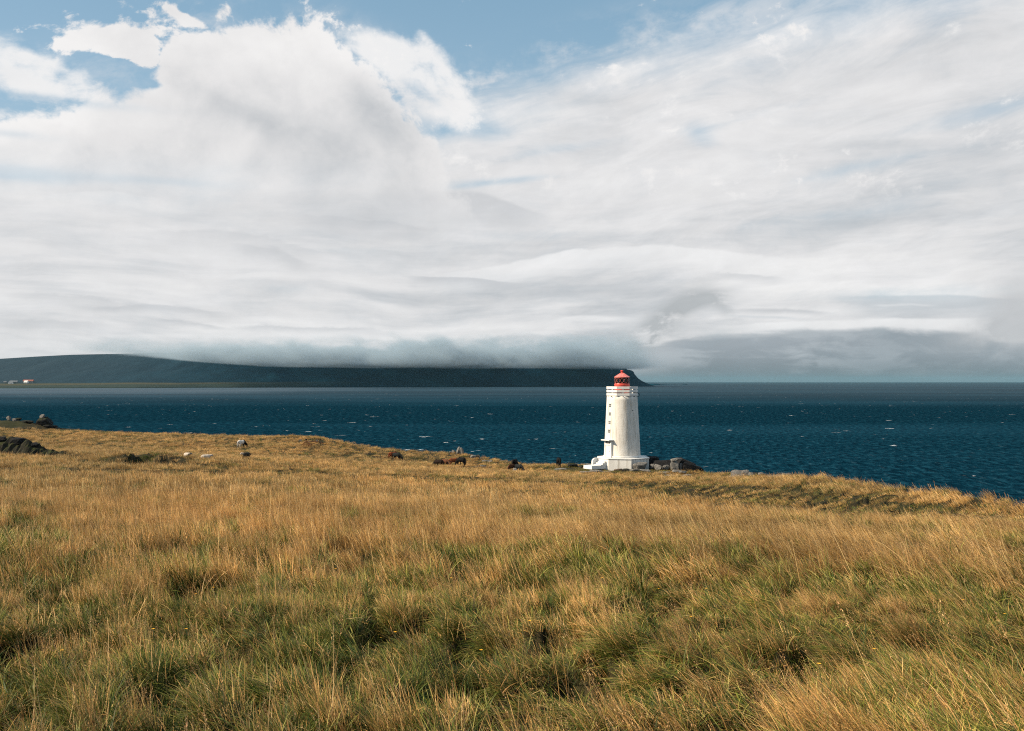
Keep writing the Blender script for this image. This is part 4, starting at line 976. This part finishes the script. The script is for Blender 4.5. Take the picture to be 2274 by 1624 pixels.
def horse_meshes(pose):
    bm = bmesh.new()
    chain(bm, [(-.76, 0, 1.00, .06, .10), (-.70, 0, 1.04, .19, .22), (-.52, 0, 1.05, .27, .30), (-.25, 0, 1.00, .29, .31), (.05, 0, .97, .30, .33), (.30, 0, .99, .27, .34), (.48, 0, 1.03, .21, .31), (.60, 0, 1.02, .12, .20)])
    if pose == 'graze':
        neck = [(.42, 0, 1.10, .15, .24), (.62, 0, .98, .13, .22), (.84, 0, .80, .105, .18), (1.02, 0, .60, .09, .145), (1.10, 0, .47, .08, .11)]
        head = [(1.04, 0, .58, .09, .10), (1.10, 0, .44, .105, .14), (1.13, 0, .29, .085, .105), (1.16, 0, .14, .065, .075), (1.17, 0, .05, .06, .06)]
        ears = [((1.10, .07, .58), (1.17, .10, .70)), ((1.10, -.07, .58), (1.17, -.10, .70))]
        mane = [(.36, 1.36), (.60, 1.22), (.84, 1.00), (1.02, .78), (1.12, .62)]
    else:
        neck = [(.40, 0, 1.10, .15, .25), (.58, 0, 1.22, .13, .22), (.76, 0, 1.36, .105, .17), (.88, 0, 1.47, .09, .13)]
        head = [(.82, 0, 1.52, .08, .10), (.92, 0, 1.50, .105, .14), (1.06, 0, 1.40, .085, .105), (1.20, 0, 1.29, .065, .075), (1.27, 0, 1.24, .06, .06)]
        ears = [((.84, .07, 1.58), (.85, .09, 1.72)), ((.84, -.07, 1.58), (.85, -.09, 1.72))]
        mane = [(.36, 1.36), (.52, 1.47), (.68, 1.58), (.82, 1.64)]
    chain(bm, neck); chain(bm, head)
    for a, b in ears: add_tube(bm, [a, b], [.04, .015], 6)
    for s in (-1, 1):
        dx = .07 * s
        chain(bm, [(.40 + dx * .2, s * .15, .98, .10, .15), (.40 + dx * .4, s * .16, .72, .085, .10), (.41 + dx, s * .16, .44, .058, .062), (.41 + dx, s * .16, .38, .05, .055), (.42 + dx * 1.2, s * .16, .14, .043, .045), (.44 + dx * 1.2, s * .16, .07, .055, .06), (.45 + dx * 1.2, s * .16, -.02, .065, .075)])
        chain(bm, [(-.48, s * .15, 1.0, .13, .22), (-.44 - dx * .5, s * .17, .76, .11, .16), (-.55 - dx, s * .16, .56, .065, .085), (-.63 - dx * 1.4, s * .16, .46, .055, .065), (-.60 - dx * 1.4, s * .16, .30, .045, .048), (-.58 - dx * 1.5, s * .16, .13, .045, .048), (-.55 - dx * 1.5, s * .16, .06, .055, .06), (-.53 - dx * 1.5, s * .16, -.02, .065, .075)])
    body = fuse(bm, .030, 3)
    mb = bmesh.new()
    top = [Vector((x, 0, z)) for x, z in mane]
    for s in (-1, 1):
        A = [mb.verts.new(p + Vector((0, s * .015, .04))) for p in top]
        B = [mb.verts.new(p + Vector((-.06, s * .14, -.15 - .06 * (i % 2)))) for i, p in enumerate(top)]
        C = [mb.verts.new(p + Vector((-.10, s * .155, -.30 - .09 * (i % 2)))) for i, p in enumerate(top)]
        for X, Y in ((A, B), (B, C)):
            for i in range(len(top) - 1): mb.faces.new((X[i], X[i + 1], Y[i + 1], Y[i]))
    bmesh.ops.solidify(mb, geom=list(mb.faces), thickness=.03)
    mm = bpy.data.meshes.new('mane'); mb.normal_update(); mb.to_mesh(mm); mb.free()
    tb = bmesh.new()
    add_tube(tb, [(-.72, 0, 1.16), (-.82, 0, 1.12), (-.87, 0, .92), (-.87, 0, .60), (-.84, 0, .26)], [.05, .075, .10, .10, .035], 9)
    tm = bpy.data.meshes.new('tail'); tb.normal_update(); tb.to_mesh(tm); tb.free()
    tm.polygons.foreach_set('use_smooth', np.ones(len(tm.polygons), bool))
    return body, mm, tm
HM = {p: horse_meshes(p) for p in ('graze', 'stand')}
def coat(name, a, b, patch=None, cut=None, rough=.75):
    m, gg, out = material(name); co = gg.node('ShaderNodeTexCoord').outputs['Object']
    n = gg.noise(co, 4.0, 5, .6); c = gg.mix(n, P4(a), P4(b))
    if patch is not None:
        x, y, z = gg.sep(co); e = gg.mad(gg.sub(gg.noise(co, 2.6, 3, .5), .5), cut[2], gg.mad(x, cut[0], gg.mul(z, cut[1])))
        c = gg.mix(gg.ss(e, cut[3] - .04, cut[3] + .04), c, P4(patch))
    nb = gg.noise(gg.vm('MULTIPLY', co, (1, 1, .3)), 30.0, 3, .6)
    principled(gg, out, c, rough, nb, .4, .02, .08); return m
C_CHEST = coat('chestnut_coat', (0.19, 0.050, 0.020), (0.26, 0.075, 0.028))
C_BROWN = coat('brown_coat', (0.085, 0.036, 0.018), (0.12, 0.05, 0.024))
C_BAY = coat('dark_bay_coat', (0.012, 0.007, 0.005), (0.022, 0.013, 0.009))
C_BLACK = coat('black_coat', (0.0045, 0.004, 0.004), (0.008, 0.007, 0.0065))
C_SILV = coat('dapple_dark_coat', (0.008, 0.010, 0.010), (0.022, 0.025, 0.025))
C_PIED = coat('pied_coat', (0.74, 0.68, 0.60), (0.62, 0.55, 0.47), (0.014, 0.013, 0.013), (1.0, -.20, .25, .08))
H_BLACK = coat('black_hair', (0.008, 0.008, 0.008), (0.015, 0.014, 0.013)); H_FLAX = coat('flaxen_hair', (0.36, 0.25, 0.15), (0.42, 0.31, 0.2)); H_RED = coat('red_hair', (0.13, 0.04, 0.018), (0.17, 0.05, 0.02)); H_WHITE = coat('white_hair', (0.6, 0.55, 0.48), (0.5, 0.45, 0.4))
def horse(px, d, heading, pose, body, hair, label, scale=1.0, sink=-.02, group='horses grazing on the shore meadow', tail=None):
    x, y = PT(px, d); r = empty('horse', (x, y, gz(x, y) - sink), heading, label, 'horse', group); r.scale = (scale,) * 3
    for nm, me, mt in zip(('body', 'mane', 'tail'), HM[pose], (body, hair, tail or hair)):
        o = bpy.data.objects.new(nm, me); COL.objects.link(o); o.parent = r
        if not me.materials: me.materials.append(mt)
        o.material_slots[0].link = 'OBJECT'; o.material_slots[0].material = mt
    return r
# heading 0 = facing right, pi = facing left, pi/2 = away
horse(537, 158, R(58), 'graze', C_PIED, H_BLACK, 'black and white pied horse grazing alone near the skyline on the left', tail=H_WHITE)
horse(873.5, 161, R(35), 'graze', C_CHEST, H_RED, 'chestnut horse of the pair grazing apart on the left', .98)
horse(881.5, 159, R(-30), 'graze', C_SILV, H_BLACK, 'dark grey horse grazing head down in front of the chestnut, right of the pair', .98)
horse(974, 150, R(150), 'graze', C_BAY, H_BLACK, 'dark bay horse at the left end of the row of four horses', .98, .12)
horse(989, 151.5, R(-48), 'graze', C_BROWN, H_BLACK, 'dark brown horse grazing second from the left in the row of four', .98, .12)
horse(1006, 152.5, R(212), 'graze', C_CHEST, H_FLAX, 'chestnut horse with pale mane in the row of four horses', .95, .1)
horse(1024, 149, R(138), 'graze', C_BLACK, H_BLACK, 'big black horse standing at the right end of the row of four', 1.05, -.05)
horse(1135, 141, R(238), 'graze', C_BROWN, H_RED, 'brown horse at the left of the group of three horses', .92, .05)
horse(1143, 142.2, R(70), 'graze', C_BLACK, H_BLACK, 'black horse at the back of the group of three horses', 1.12, -.12)
horse(1152, 140.5, R(-48), 'graze', C_SILV, H_BLACK, 'dark dappled horse grazing at the right of the group of three horses', .95, .1)
horse(1240, 153, R(100), 'graze', C_BLACK, H_BLACK, 'lone black horse seen from behind at the edge of the sea left of the lighthouse', 1.08, 0)

def sheep_mesh():
    bm = bmesh.new()
    chain(bm, [(-.56, 0, .50, .10, .12), (-.50, 0, .52, .22, .22), (-.32, 0, .54, .29, .27), (0, 0, .53, .31, .28), (.28, 0, .55, .28, .27), (.44, 0, .57, .18, .20), (.50, 0, .57, .1, .1)])
    chain(bm, [(.36, 0, .60, .16, .18), (.54, 0, .68, .12, .13), (.64, 0, .72, .10, .11)])
    chain(bm, [(.60, 0, .76, .07, .07), (.68, 0, .72, .095, .10), (.80, 0, .63, .07, .075), (.88, 0, .57, .05, .05)])
    for s in (-1, 1):
        add_tube(bm, [(.64, s * .07, .78), (.62, s * .19, .76)], [.04, .02], 6)
        chain(bm, [(.30, s * .14, .48, .09, .10), (.31, s * .14, .30, .05, .055), (.30, s * .14, .14, .032, .034), (.31, s * .14, -.01, .04, .045)])
        chain(bm, [(-.36, s * .15, .48, .11, .13), (-.40, s * .15, .33, .06, .07), (-.43, s * .15, .22, .036, .04), (-.40, s * .15, .10, .032, .034), (-.39, s * .15, -.01, .04, .045)])
    add_tube(bm, [(-.54, 0, .60), (-.62, 0, .52), (-.63, 0, .38)], [.06, .05, .02], 7)
    return fuse(bm, .022, 3)
SM = sheep_mesh()
def wool(name, a, b, patch=None, cut=None):
    return coat(name, a, b, patch, cut, .95)
W_CREAM = wool('cream_wool', (0.58, 0.51, 0.43), (0.48, 0.41, 0.34), (0.10, 0.095, 0.085), (.55, -1.0, .25, -.20))
W_GREY = wool('pale_and_grey_wool', (0.54, 0.47, 0.39), (0.46, 0.39, 0.33), (0.075, 0.08, 0.08), (.75, -.9, .3, -.36))
W_DARK = wool('dark_wool_pale_head', (0.030, 0.028, 0.025), (0.05, 0.045, 0.038), (0.56, 0.47, 0.38), (1.0, .25, .1, .62))
def sheep(px, d, heading, mt, label, scale=1.0, sink=.0):
    x, y = PT(px, d); r = empty('sheep', (x, y, gz(x, y) - sink), heading, label, 'sheep', 'sheep in the meadow on the left'); r.scale = (scale,) * 3
    o = bpy.data.objects.new('body', SM); COL.objects.link(o); o.parent = r
    if not SM.materials: SM.materials.append(mt)
    o.material_slots[0].link = 'OBJECT'; o.material_slots[0].material = mt
sheep(417, 108, R(-28), W_GREY, 'sheep with grey flank facing right, leftmost of the three sheep', .82)
sheep(458, 109, R(24), W_CREAM, 'cream sheep with raised dark face, middle of the three sheep', .88)
sheep(547, 112, R(225), W_DARK, 'dark brown sheep with pale head grazing right of the two pale sheep', .88, -.12)

# ------------------------------------------------------------------ grass
def blade_mat(name, transl=0.35):
    m, gg, out = material(name)
    c = gg.node('ShaderNodeAttribute'); c.attribute_name = 'col'
    t = gg.node('ShaderNodeAttribute'); t.attribute_name = 'tint'; t.attribute_type = 'INSTANCER'
    col = gg.mix(1.0, c.outputs['Color'], t.outputs['Vector'], 'MULTIPLY')
    b = gg.node('ShaderNodeBsdfPrincipled'); gg.l.new(col, b.inputs['Base Color']); b.inputs['Roughness'].default_value = 0.5; b.inputs['Specular IOR Level'].default_value = 0.14
    tr = gg.node('ShaderNodeBsdfTranslucent'); gg.l.new(col, tr.inputs[0])
    mx = gg.node('ShaderNodeMixShader'); mx.inputs[0].default_value = transl
    gg.l.new(b.outputs[0], mx.inputs[1]); gg.l.new(tr.outputs[0], mx.inputs[2]); gg.l.new(mx.outputs[0], out.inputs[0])
    return m
M_BLADE = blade_mat('grass_blade', 0.16)

def ribbons(base, dirx, diry, length, width, bend, rise, col_a, col_b, segs=4):
    """arrays of n blades -> verts, quads, colours. bend = horizontal reach share, rise = vertical share"""
    n = len(length); T = np.linspace(0, 1, segs + 1)
    V = []; Cc = []
    yaw = np.arctan2(diry, dirx) + rng.uniform(-1.3, 1.3, n) + math.pi / 2
    wx, wy = np.cos(yaw), np.sin(yaw)
    for t in T:
        h = bend * (0.35 * t + 0.65 * t * t); up = rise * (t - 0.34 * bend * t ** 2.6)
        p = base + np.c_[dirx * h * length, diry * h * length, up * length]
        w = width * (1 - t) ** 0.6 * 0.5 if t < 1 else width * 0.03
        w = np.broadcast_to(w, n)
        V.append(np.stack([p - np.c_[wx * w, wy * w, 0 * w], p + np.c_[wx * w, wy * w, 0 * w]], 1))
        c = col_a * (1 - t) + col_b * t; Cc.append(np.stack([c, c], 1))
    V = np.stack(V, 1); Cc = np.stack(Cc, 1)       # n, segs+1, 2, 3
    k = 2 * (segs + 1); b0 = np.arange(n)[:, None] * k + np.arange(segs)[None] * 2
    F = np.stack([b0, b0 + 1, b0 + 3, b0 + 2], -1).reshape(-1, 4)
    return V.reshape(-1, 3), F, Cc.reshape(-1, 3)
def hexcol(n, pal, jit=0.22):
    pal = np.array(pal); i = rng.integers(0, len(pal), n)
    return pal[i] * (1 + rng.uniform(-jit, jit, (n, 1))) * (1 + rng.uniform(-.05, .05, (n, 3)))
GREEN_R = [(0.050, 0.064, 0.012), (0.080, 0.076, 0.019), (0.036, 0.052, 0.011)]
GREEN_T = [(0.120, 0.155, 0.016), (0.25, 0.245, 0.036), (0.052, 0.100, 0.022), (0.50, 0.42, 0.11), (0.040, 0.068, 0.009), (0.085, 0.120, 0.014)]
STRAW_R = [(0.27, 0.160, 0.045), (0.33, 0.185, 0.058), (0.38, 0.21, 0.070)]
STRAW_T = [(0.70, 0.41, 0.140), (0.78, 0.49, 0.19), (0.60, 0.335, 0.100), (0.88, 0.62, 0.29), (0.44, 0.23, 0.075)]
PALE = [(0.74, 0.47, 0.20), (0.84, 0.58, 0.28), (0.66, 0.39, 0.15)]
SEED = [(0.46, 0.26, 0.115), (0.54, 0.335, 0.15), (0.36, 0.185, 0.09), (0.62, 0.42, 0.20)]
tufts = bpy.data.collections.new('grass_sources')
def tuft(i, parts):
    V, F, C = [], [], []; o_ = 0
    for v, f, c in parts: V.append(v); F.append(f + o_); C.append(c); o_ += len(v)
    V = np.concatenate(V); F = np.concatenate(F); C = np.concatenate(C)
    me = mesh_np('tuft', V, F, smooth=True)
    a = me.attributes.new('col', 'FLOAT_COLOR', 'POINT'); a.data.foreach_set('color', np.c_[np.clip(C, 0, 1), np.ones(len(C))].astype(np.float32).ravel())
    me.materials.append(M_BLADE)
    o = bpy.data.objects.new('tuft_%02d' % i, me); tufts.objects.link(o)
def green(n, rad, L, W, lean=0.5, spread=1.0):
    a = rng.uniform(0, 2 * math.pi, n); r = rad * np.sqrt(rng.uniform(0, 1, n)); base = np.c_[r * np.cos(a), r * np.sin(a), -0.03 + 0 * r]
    q = a + rng.normal(0, .5, n); dx = np.cos(q) * spread + lean * 1.6; dy = np.sin(q) * spread; m = np.hypot(dx, dy) + 1e-6
    ln = L * rng.uniform(.55, 1.15, n); be = np.clip(rng.normal(.68, .17, n), .15, 1.0)
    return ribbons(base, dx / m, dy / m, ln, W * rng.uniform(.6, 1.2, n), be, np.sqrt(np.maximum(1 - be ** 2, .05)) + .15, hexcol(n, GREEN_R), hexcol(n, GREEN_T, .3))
def straw(n, rad, L, W, lean=0.5, pal_r=STRAW_R, pal_t=STRAW_T):
    a = rng.uniform(0, 2 * math.pi, n); r = rad * np.sqrt(rng.uniform(0, 1, n)); base = np.c_[r * np.cos(a), r * np.sin(a), -0.03 + 0 * r]
    q = rng.uniform(0, 2 * math.pi, n); dx = np.cos(q) * .42 + lean * 1.15; dy = np.sin(q) * .42; m = np.hypot(dx, dy) + 1e-6
    ln = L * rng.uniform(.5, 1.15, n); be = np.clip(np.abs(rng.normal(.40, .17, n)), .05, .9)
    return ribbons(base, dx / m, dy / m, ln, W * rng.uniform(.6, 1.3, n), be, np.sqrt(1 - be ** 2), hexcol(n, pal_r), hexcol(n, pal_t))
def heads(n, rad, L, W, lean=0.5, spk=12, size=.016):
    """flowering stalks with loose seed heads"""
    a = rng.uniform(0, 2 * math.pi, n); r = rad * np.sqrt(rng.uniform(0, 1, n)); base = np.c_[r * np.cos(a), r * np.sin(a), -0.03 + 0 * r]
    q = rng.uniform(0, 2 * math.pi, n); dx = np.cos(q) * .5 + lean; dy = np.sin(q) * .5; m = np.hypot(dx, dy) + 1e-6; dx /= m; dy /= m
    ln = L * rng.uniform(.7, 1.2, n); be = np.clip(np.abs(rng.normal(.30, .13, n)), .05, .8); ri = np.sqrt(1 - be ** 2)
    st = ribbons(base, dx, dy, ln, W * np.ones(n), be, ri, hexcol(n, STRAW_R), hexcol(n, STRAW_T), 5)
    out = [st]
    for k in range(spk):
        t = 1 - .26 * (k + rng.uniform(0, 1, n)) / spk; h = be * (.35 * t + .65 * t * t); up = ri * (t - .34 * be * t ** 2.6)
        w = .10 * (1 - t) * ln * rng.uniform(.3, 1, n); qa = rng.uniform(0, 2 * math.pi, n)
        p = base + np.c_[dx * h * ln, dy * h * ln, up * ln] + np.c_[np.cos(qa) * w, np.sin(qa) * w, .3 * w]
        s = size * rng.uniform(.6, 1.4, n)
        out.append(ribbons(p, np.cos(qa) * .5 + dx * .5, np.sin(qa) * .5 + dy * .5, s * 1.6, s * .55, np.full(n, .55), np.full(n, .6), hexcol(n, SEED), hexcol(n, SEED), 2))
    return out
# indices: 0-4 near green, 5-9 near straw, 10-14 near seed heads, 15-19 mid green, 20-24 mid straw, 25-29 far straw, 30-34 far green, 35-39 short turf
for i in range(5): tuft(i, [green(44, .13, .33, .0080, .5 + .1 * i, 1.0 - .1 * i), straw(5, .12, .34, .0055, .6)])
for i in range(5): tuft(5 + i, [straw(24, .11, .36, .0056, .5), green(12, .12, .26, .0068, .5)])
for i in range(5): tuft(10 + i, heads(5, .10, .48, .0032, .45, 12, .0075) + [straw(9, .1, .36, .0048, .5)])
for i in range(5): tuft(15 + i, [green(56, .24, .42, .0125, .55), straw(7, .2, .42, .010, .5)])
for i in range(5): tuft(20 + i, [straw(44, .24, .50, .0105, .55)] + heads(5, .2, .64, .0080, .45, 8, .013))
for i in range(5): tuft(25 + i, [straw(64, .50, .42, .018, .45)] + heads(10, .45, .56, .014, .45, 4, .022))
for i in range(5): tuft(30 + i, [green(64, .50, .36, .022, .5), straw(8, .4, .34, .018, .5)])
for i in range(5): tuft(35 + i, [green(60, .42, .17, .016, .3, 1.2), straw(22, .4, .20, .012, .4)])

for i in range(6):
    b_ = .12 + .13 * i
    st_ = straw(3 + i % 2, .07, .66, .0050, .45, STRAW_R, PALE); tuft(40 + i, [st_] + heads(1 + i % 2, .06, .66, .0040, .4, 16, .010))
for i in range(5): tuft(51 + i, [straw(5 + i, .16, .86, .0115, .42, STRAW_R, PALE)])
for i in range(5): tuft(56 + i, [straw(6 + i, .30, .74, .025, .42, STRAW_R, PALE)])
MOOR = [(0.28, 0.165, 0.052), (0.20, 0.145, 0.038), (0.36, 0.21, 0.072), (0.13, 0.12, 0.026)]
for i in range(5): tuft(61 + i, [straw(46, .45, .24, .018, .3, MOOR, MOOR), green(26, .45, .18, .016, .3, 1.1)])
def gn_scatter():
    ng = bpy.data.node_groups.new('scatter', 'GeometryNodeTree')
    ng.interface.new_socket('Geometry', in_out='INPUT', socket_type='NodeSocketGeometry'); ng.interface.new_socket('Geometry', in_out='OUTPUT', socket_type='NodeSocketGeometry')
    N = ng.nodes; L = ng.links; i = N.new('NodeGroupInput'); o = N.new('NodeGroupOutput')
    ci = N.new('GeometryNodeCollectionInfo'); ci.inputs[0].default_value = tufts; ci.inputs['Separate Children'].default_value = True; ci.inputs['Reset Children'].default_value = True
    ip = N.new('GeometryNodeInstanceOnPoints'); ip.inputs['Pick Instance'].default_value = True
    def na(name, typ):
        n = N.new('GeometryNodeInputNamedAttribute'); n.data_type = typ; n.inputs[0].default_value = name; return n.outputs[0]
    L.new(i.outputs[0], ip.inputs['Points']); L.new(ci.outputs[0], ip.inputs['Instance'])
    L.new(na('idx', 'INT'), ip.inputs['Instance Index']); L.new(na('rot', 'FLOAT_VECTOR'), ip.inputs['Rotation']); L.new(na('scl', 'FLOAT_VECTOR'), ip.inputs['Scale'])
    L.new(ip.outputs[0], o.inputs[0]); return ng
GN = gn_scatter()
def scatter(name, x, y, idx, scl, rot, tint):
    z = ground(x, y)
    me = bpy.data.meshes.new(name); me.vertices.add(len(x)); me.vertices.foreach_set('co', np.c_[x, y, z].astype(np.float32).ravel())
    def at(n, t, k, v):
        a = me.attributes.new(n, t, 'POINT'); a.data.foreach_set(k, np.ascontiguousarray(v).ravel())
    at('idx', 'INT', 'value', idx.astype(np.int32)); at('rot', 'FLOAT_VECTOR', 'vector', rot.astype(np.float32)); at('scl', 'FLOAT_VECTOR', 'vector', scl.astype(np.float32)); at('tint', 'FLOAT_VECTOR', 'vector', tint.astype(np.float32))
    me.update(); o = link(name, me); md = o.modifiers.new('scatter', 'NODES'); md.node_group = GN
    return tag(o, kind='stuff')
def sample(n, r0, r1, az=R(34)):
    r = np.sqrt(rng.uniform(r0 * r0, r1 * r1, n)); a = rng.uniform(-az, az, n); x = r * np.sin(a); y = r * np.cos(a)
    k = r < edge_r(x, y) + 1.5
    # nothing grows inside the plinth, and little on the ledges
    k &= (np.hypot(x - LHX, y - LHY) > 4.3)
    return x[k], y[k]
def wind(x, y, n):
    """yaw of the lean: towards the left, more so on the right of the meadow"""
    return math.pi + 0.9 * fbm(x / 7, y / 7 + 5, 2) + rng.normal(0, .38, n) - 0.25
def tints(x, y, n, kind):
    big = fbm(x / 14 + 1, y / 22 + 4, 3)[:, None]; loc = fbm(x / 2.5, y / 3.5, 2)[:, None]
    r = rng.uniform(-.26, .26, (n, 1))
    t = 1 + .45 * loc + .25 * big + r
    c = np.ones((n, 3)) * t
    c *= 1 + np.array([[.07, .0, -.06]]) * (big * 1.6)
    return np.clip(c, .35, 1.9)
def plant(name, n, r0, r1, gi, si, hi, size=(.75, 1.25), headp=.25, turf=None, az=R(36)):
    x, y = sample(n, r0, r1, az); n = len(x); lu = lushness(x, y) + rng.normal(0, .22, n)
    idx = np.where(lu > .5, gi, si) + rng.integers(0, 5, n)
    if hi is not None:
        hp = rng.uniform(0, 1, n) < headp * np.clip(1.35 - .8 * lu, .25, 1.4) * (.12 + 2.0 * sstep(fbm(x / 1.5 + 70, y / 1.9, 2), -.02, .42))
        idx = np.where(hp, hi + rng.integers(0, 5, n), idx)
    gp = gaps(x, y); keep = rng.uniform(0, 1, n) > .80 * gp
    x, y, lu, idx, gp = x[keep], y[keep], lu[keep], idx[keep], gp[keep]; n = len(x)
    s = rng.uniform(*size, n) * (1 + .40 * fbm(x / 1.5, y / 1.8, 2)) * (1 - .45 * gp); h = s * rng.uniform(.70, 1.30, n) * (1 + .5 * pnoise(x / .45 + 3, y / .55))
    s = np.clip(s, .5, 1.35); h = np.clip(h, .45, 1.3) * (1 - .30 * sstep(np.hypot(x, y), 60, 130))
    r = np.hypot(x, y)
    tr = track(x, y) + 2.5 * fbm(x / 8, y / 4, 2); short = 1 - .50 * (1 - sstep(tr, 2.8 + 1.2 * sstep(x, -20, 0), 6.5 + 1.5 * sstep(x, -20, 0)))
    lh = np.hypot((x - LHX) / 1.5, y - LHY + 1.5) + 3 * fbm(x / 5, y / 5, 2); tur = ((lh < 8.5) & (y > 134)) | (notch(x, y - .2) > .05)
    if turf is not None: idx = np.where((short < .72) & (rng.uniform(0, 1, n) < .78), turf + 26 + rng.integers(0, 5, n), idx); idx = np.where(tur, turf + rng.integers(0, 5, n), idx)
    h = h * short; h = h * (1 - .4 * (notch(x, y) > .05)); kk = notch(x, y) * rng.uniform(0, 1, n) < .8; tn = tints(x, y, n, 0) * np.where((notch(x, y) > .05)[:, None], np.array([[.50, .70, .5]]), 1.0)
    u = x / np.maximum(y, 1)
    tilt = .02 + .40 * sstep(u, -.30, .34) + rng.normal(0, .09, n)
    yaw = wind(x, y, n)
    mat_ = sstep(lu, .45, .9) * (1 - sstep(np.hypot(x, y), 16, 30)) * (idx < 5)
    tilt = tilt + mat_ * np.clip(.42 + .35 * pnoise(x / .7 + 90, y / .7), 0, .85); yaw = yaw + mat_ * 1.3 * pnoise(x / .9, y / .9 + 50)
    rot = np.c_[np.zeros(n), tilt, yaw]
    scatter(name, x[kk], y[kk], idx[kk], np.c_[s, s, h][kk], rot[kk], tn[kk])
GRASS = 1.0
plant('foreground_grass', int(46000 * GRASS), 2.2, 13.5, 0, 5, 10, (.55, .95), .34, None, R(58))
plant('meadow_grass', int(64000 * GRASS), 13.0, 42, 15, 20, None, (.62, 1.05), 0, None, R(47))
plant('distant_grass', int(112000 * GRASS), 36, 205, 30, 25, None, (.75, 1.25), 0, 35, R(40))

for i in range(5): tuft(46 + i, [green(34, .16, .22, .0075, .3, 1.3), straw(16, .16, .24, .006, .8)])
def plant_thatch():
    x, y = sample(24000, 1.6, 15, R(60)); kp = rng.uniform(0, 1, len(x)) > .42 * gaps(x, y); x, y = x[kp], y[kp]; n = len(x); s = rng.uniform(.7, 1.3, n)
    scatter('grass_thatch', x, y, 46 + rng.integers(0, 5, n), np.c_[s, s, s * rng.uniform(.5, 1.0, n)], np.c_[np.zeros(n), rng.normal(.35, .25, n), wind(x, y, n) + rng.normal(0, .8, n)], tints(x, y, n, 0))
plant_thatch()
def plant_stalks():
    x, y = sample(6200, 3.5, 19); k = (rng.uniform(0, 1, len(x)) < .08 + 1.1 * sstep(fbm(x / 1.6 + 11, y / 2.2 + 3, 2), .10, .5)) & (rng.uniform(0, 1, len(x)) < 1.15 - .5 * sstep(x / y, -.1, .4)); x, y = x[k], y[k]; n = len(x)
    s = rng.uniform(.65, 1.15, n)
    scatter('tall_stalks', x, y, 40 + rng.integers(0, 6, n), np.c_[s, s, s], np.c_[np.zeros(n), .06 + .16 * sstep(x / y, -.2, .35) + rng.normal(0, .13, n), wind(x, y, n)], tints(x, y, n, 0))
plant_stalks()
def plant_streaks(name, n, r0, r1, i0):
    x, y = sample(n, r0, r1); lu = lushness(x, y); u = x / y
    k = (rng.uniform(0, 1, len(x)) < (.15 + 1.2 * sstep(fbm(x / 2.4 + 21, y / 4.5 + 3, 3), -.05, .4)) * np.clip(1.2 - lu, .1, 1)) & (track(x, y) > 7) & (np.hypot(x - LHX, y - LHY) > 17)
    x, y = x[k], y[k]; n = len(x); s = rng.uniform(.7, 1.2, n); u = x / y
    scatter(name, x, y, i0 + rng.integers(0, 5, n), np.c_[s, s, s * (1 - .35 * sstep(np.hypot(x, y), 90, 140))], np.c_[np.zeros(n), .02 + .36 * sstep(u, -.30, .34) + rng.normal(0, .10, n), wind(x, y, n)], tints(x, y, n, 0))
def plant_hollow():
    hx, hy = PT(318, 92); x = rng.uniform(hx - 1.7, hx + 1.9, 1500); y = rng.uniform(hy - 2.8, hy + 2.6, 1500); k = (notch(x, y) > .03) & (rng.uniform(0, 1, 1500) < .35 + .65 * sstep(x - hx, -1.0, -.5)); x, y = x[k], y[k]; n = len(x); s = rng.uniform(.30, .5, n)
    scatter('hollow_turf', x, y, 35 + rng.integers(0, 5, n), np.c_[s, s, s * 1.1], np.c_[rng.normal(0, .3, n), rng.normal(0, .3, n), rng.uniform(0, 6.3, n)], tints(x, y, n, 0) * np.array([[.50, .78, .5]]))
plant_hollow()
plant_streaks('meadow_stalks', 9000, 14, 45, 51)
plant_streaks('distant_stalks', 16000, 44, 190, 56)

# small yellow hawkbit flowers in the near grass
def make_flowers():
    bm = bmesh.new(); mp = bmesh.new()
    x, y = sample(34, 5, 13, R(28)); z = ground(x, y)
    for a, b, c in zip(x, y, z):
        h = random.uniform(.25, .38); top = Vector((a - .04, b, c + h))
        add_tube(bm, [(a, b, c), (a - .02, b, c + h * .6), top], .0022, 4)
        for k in range(8):
            q = 2 * math.pi * k / 8; d = Vector((math.cos(q), math.sin(q), .35)); s = Vector((-math.sin(q), math.cos(q), 0)) * .0045
            v = [mp.verts.new(top - s * .5), mp.verts.new(top + s * .5), mp.verts.new(top + d * .013 + s), mp.verts.new(top + d * .013 - s)]; mp.faces.new(v)
    o = from_bm('yellow_flowers', mp, noisy_mat('yellow_petals', (0.75, 0.36, 0.02), (0.80, 0.42, 0.03), 40, .6), None); tag(o, kind='stuff')
    s = from_bm('flower_stems', bm, noisy_mat('flower_stem', (0.06, 0.09, 0.03), (0.09, 0.11, 0.04), 9, .7), o); tag(s, kind='stuff')
make_flowers()
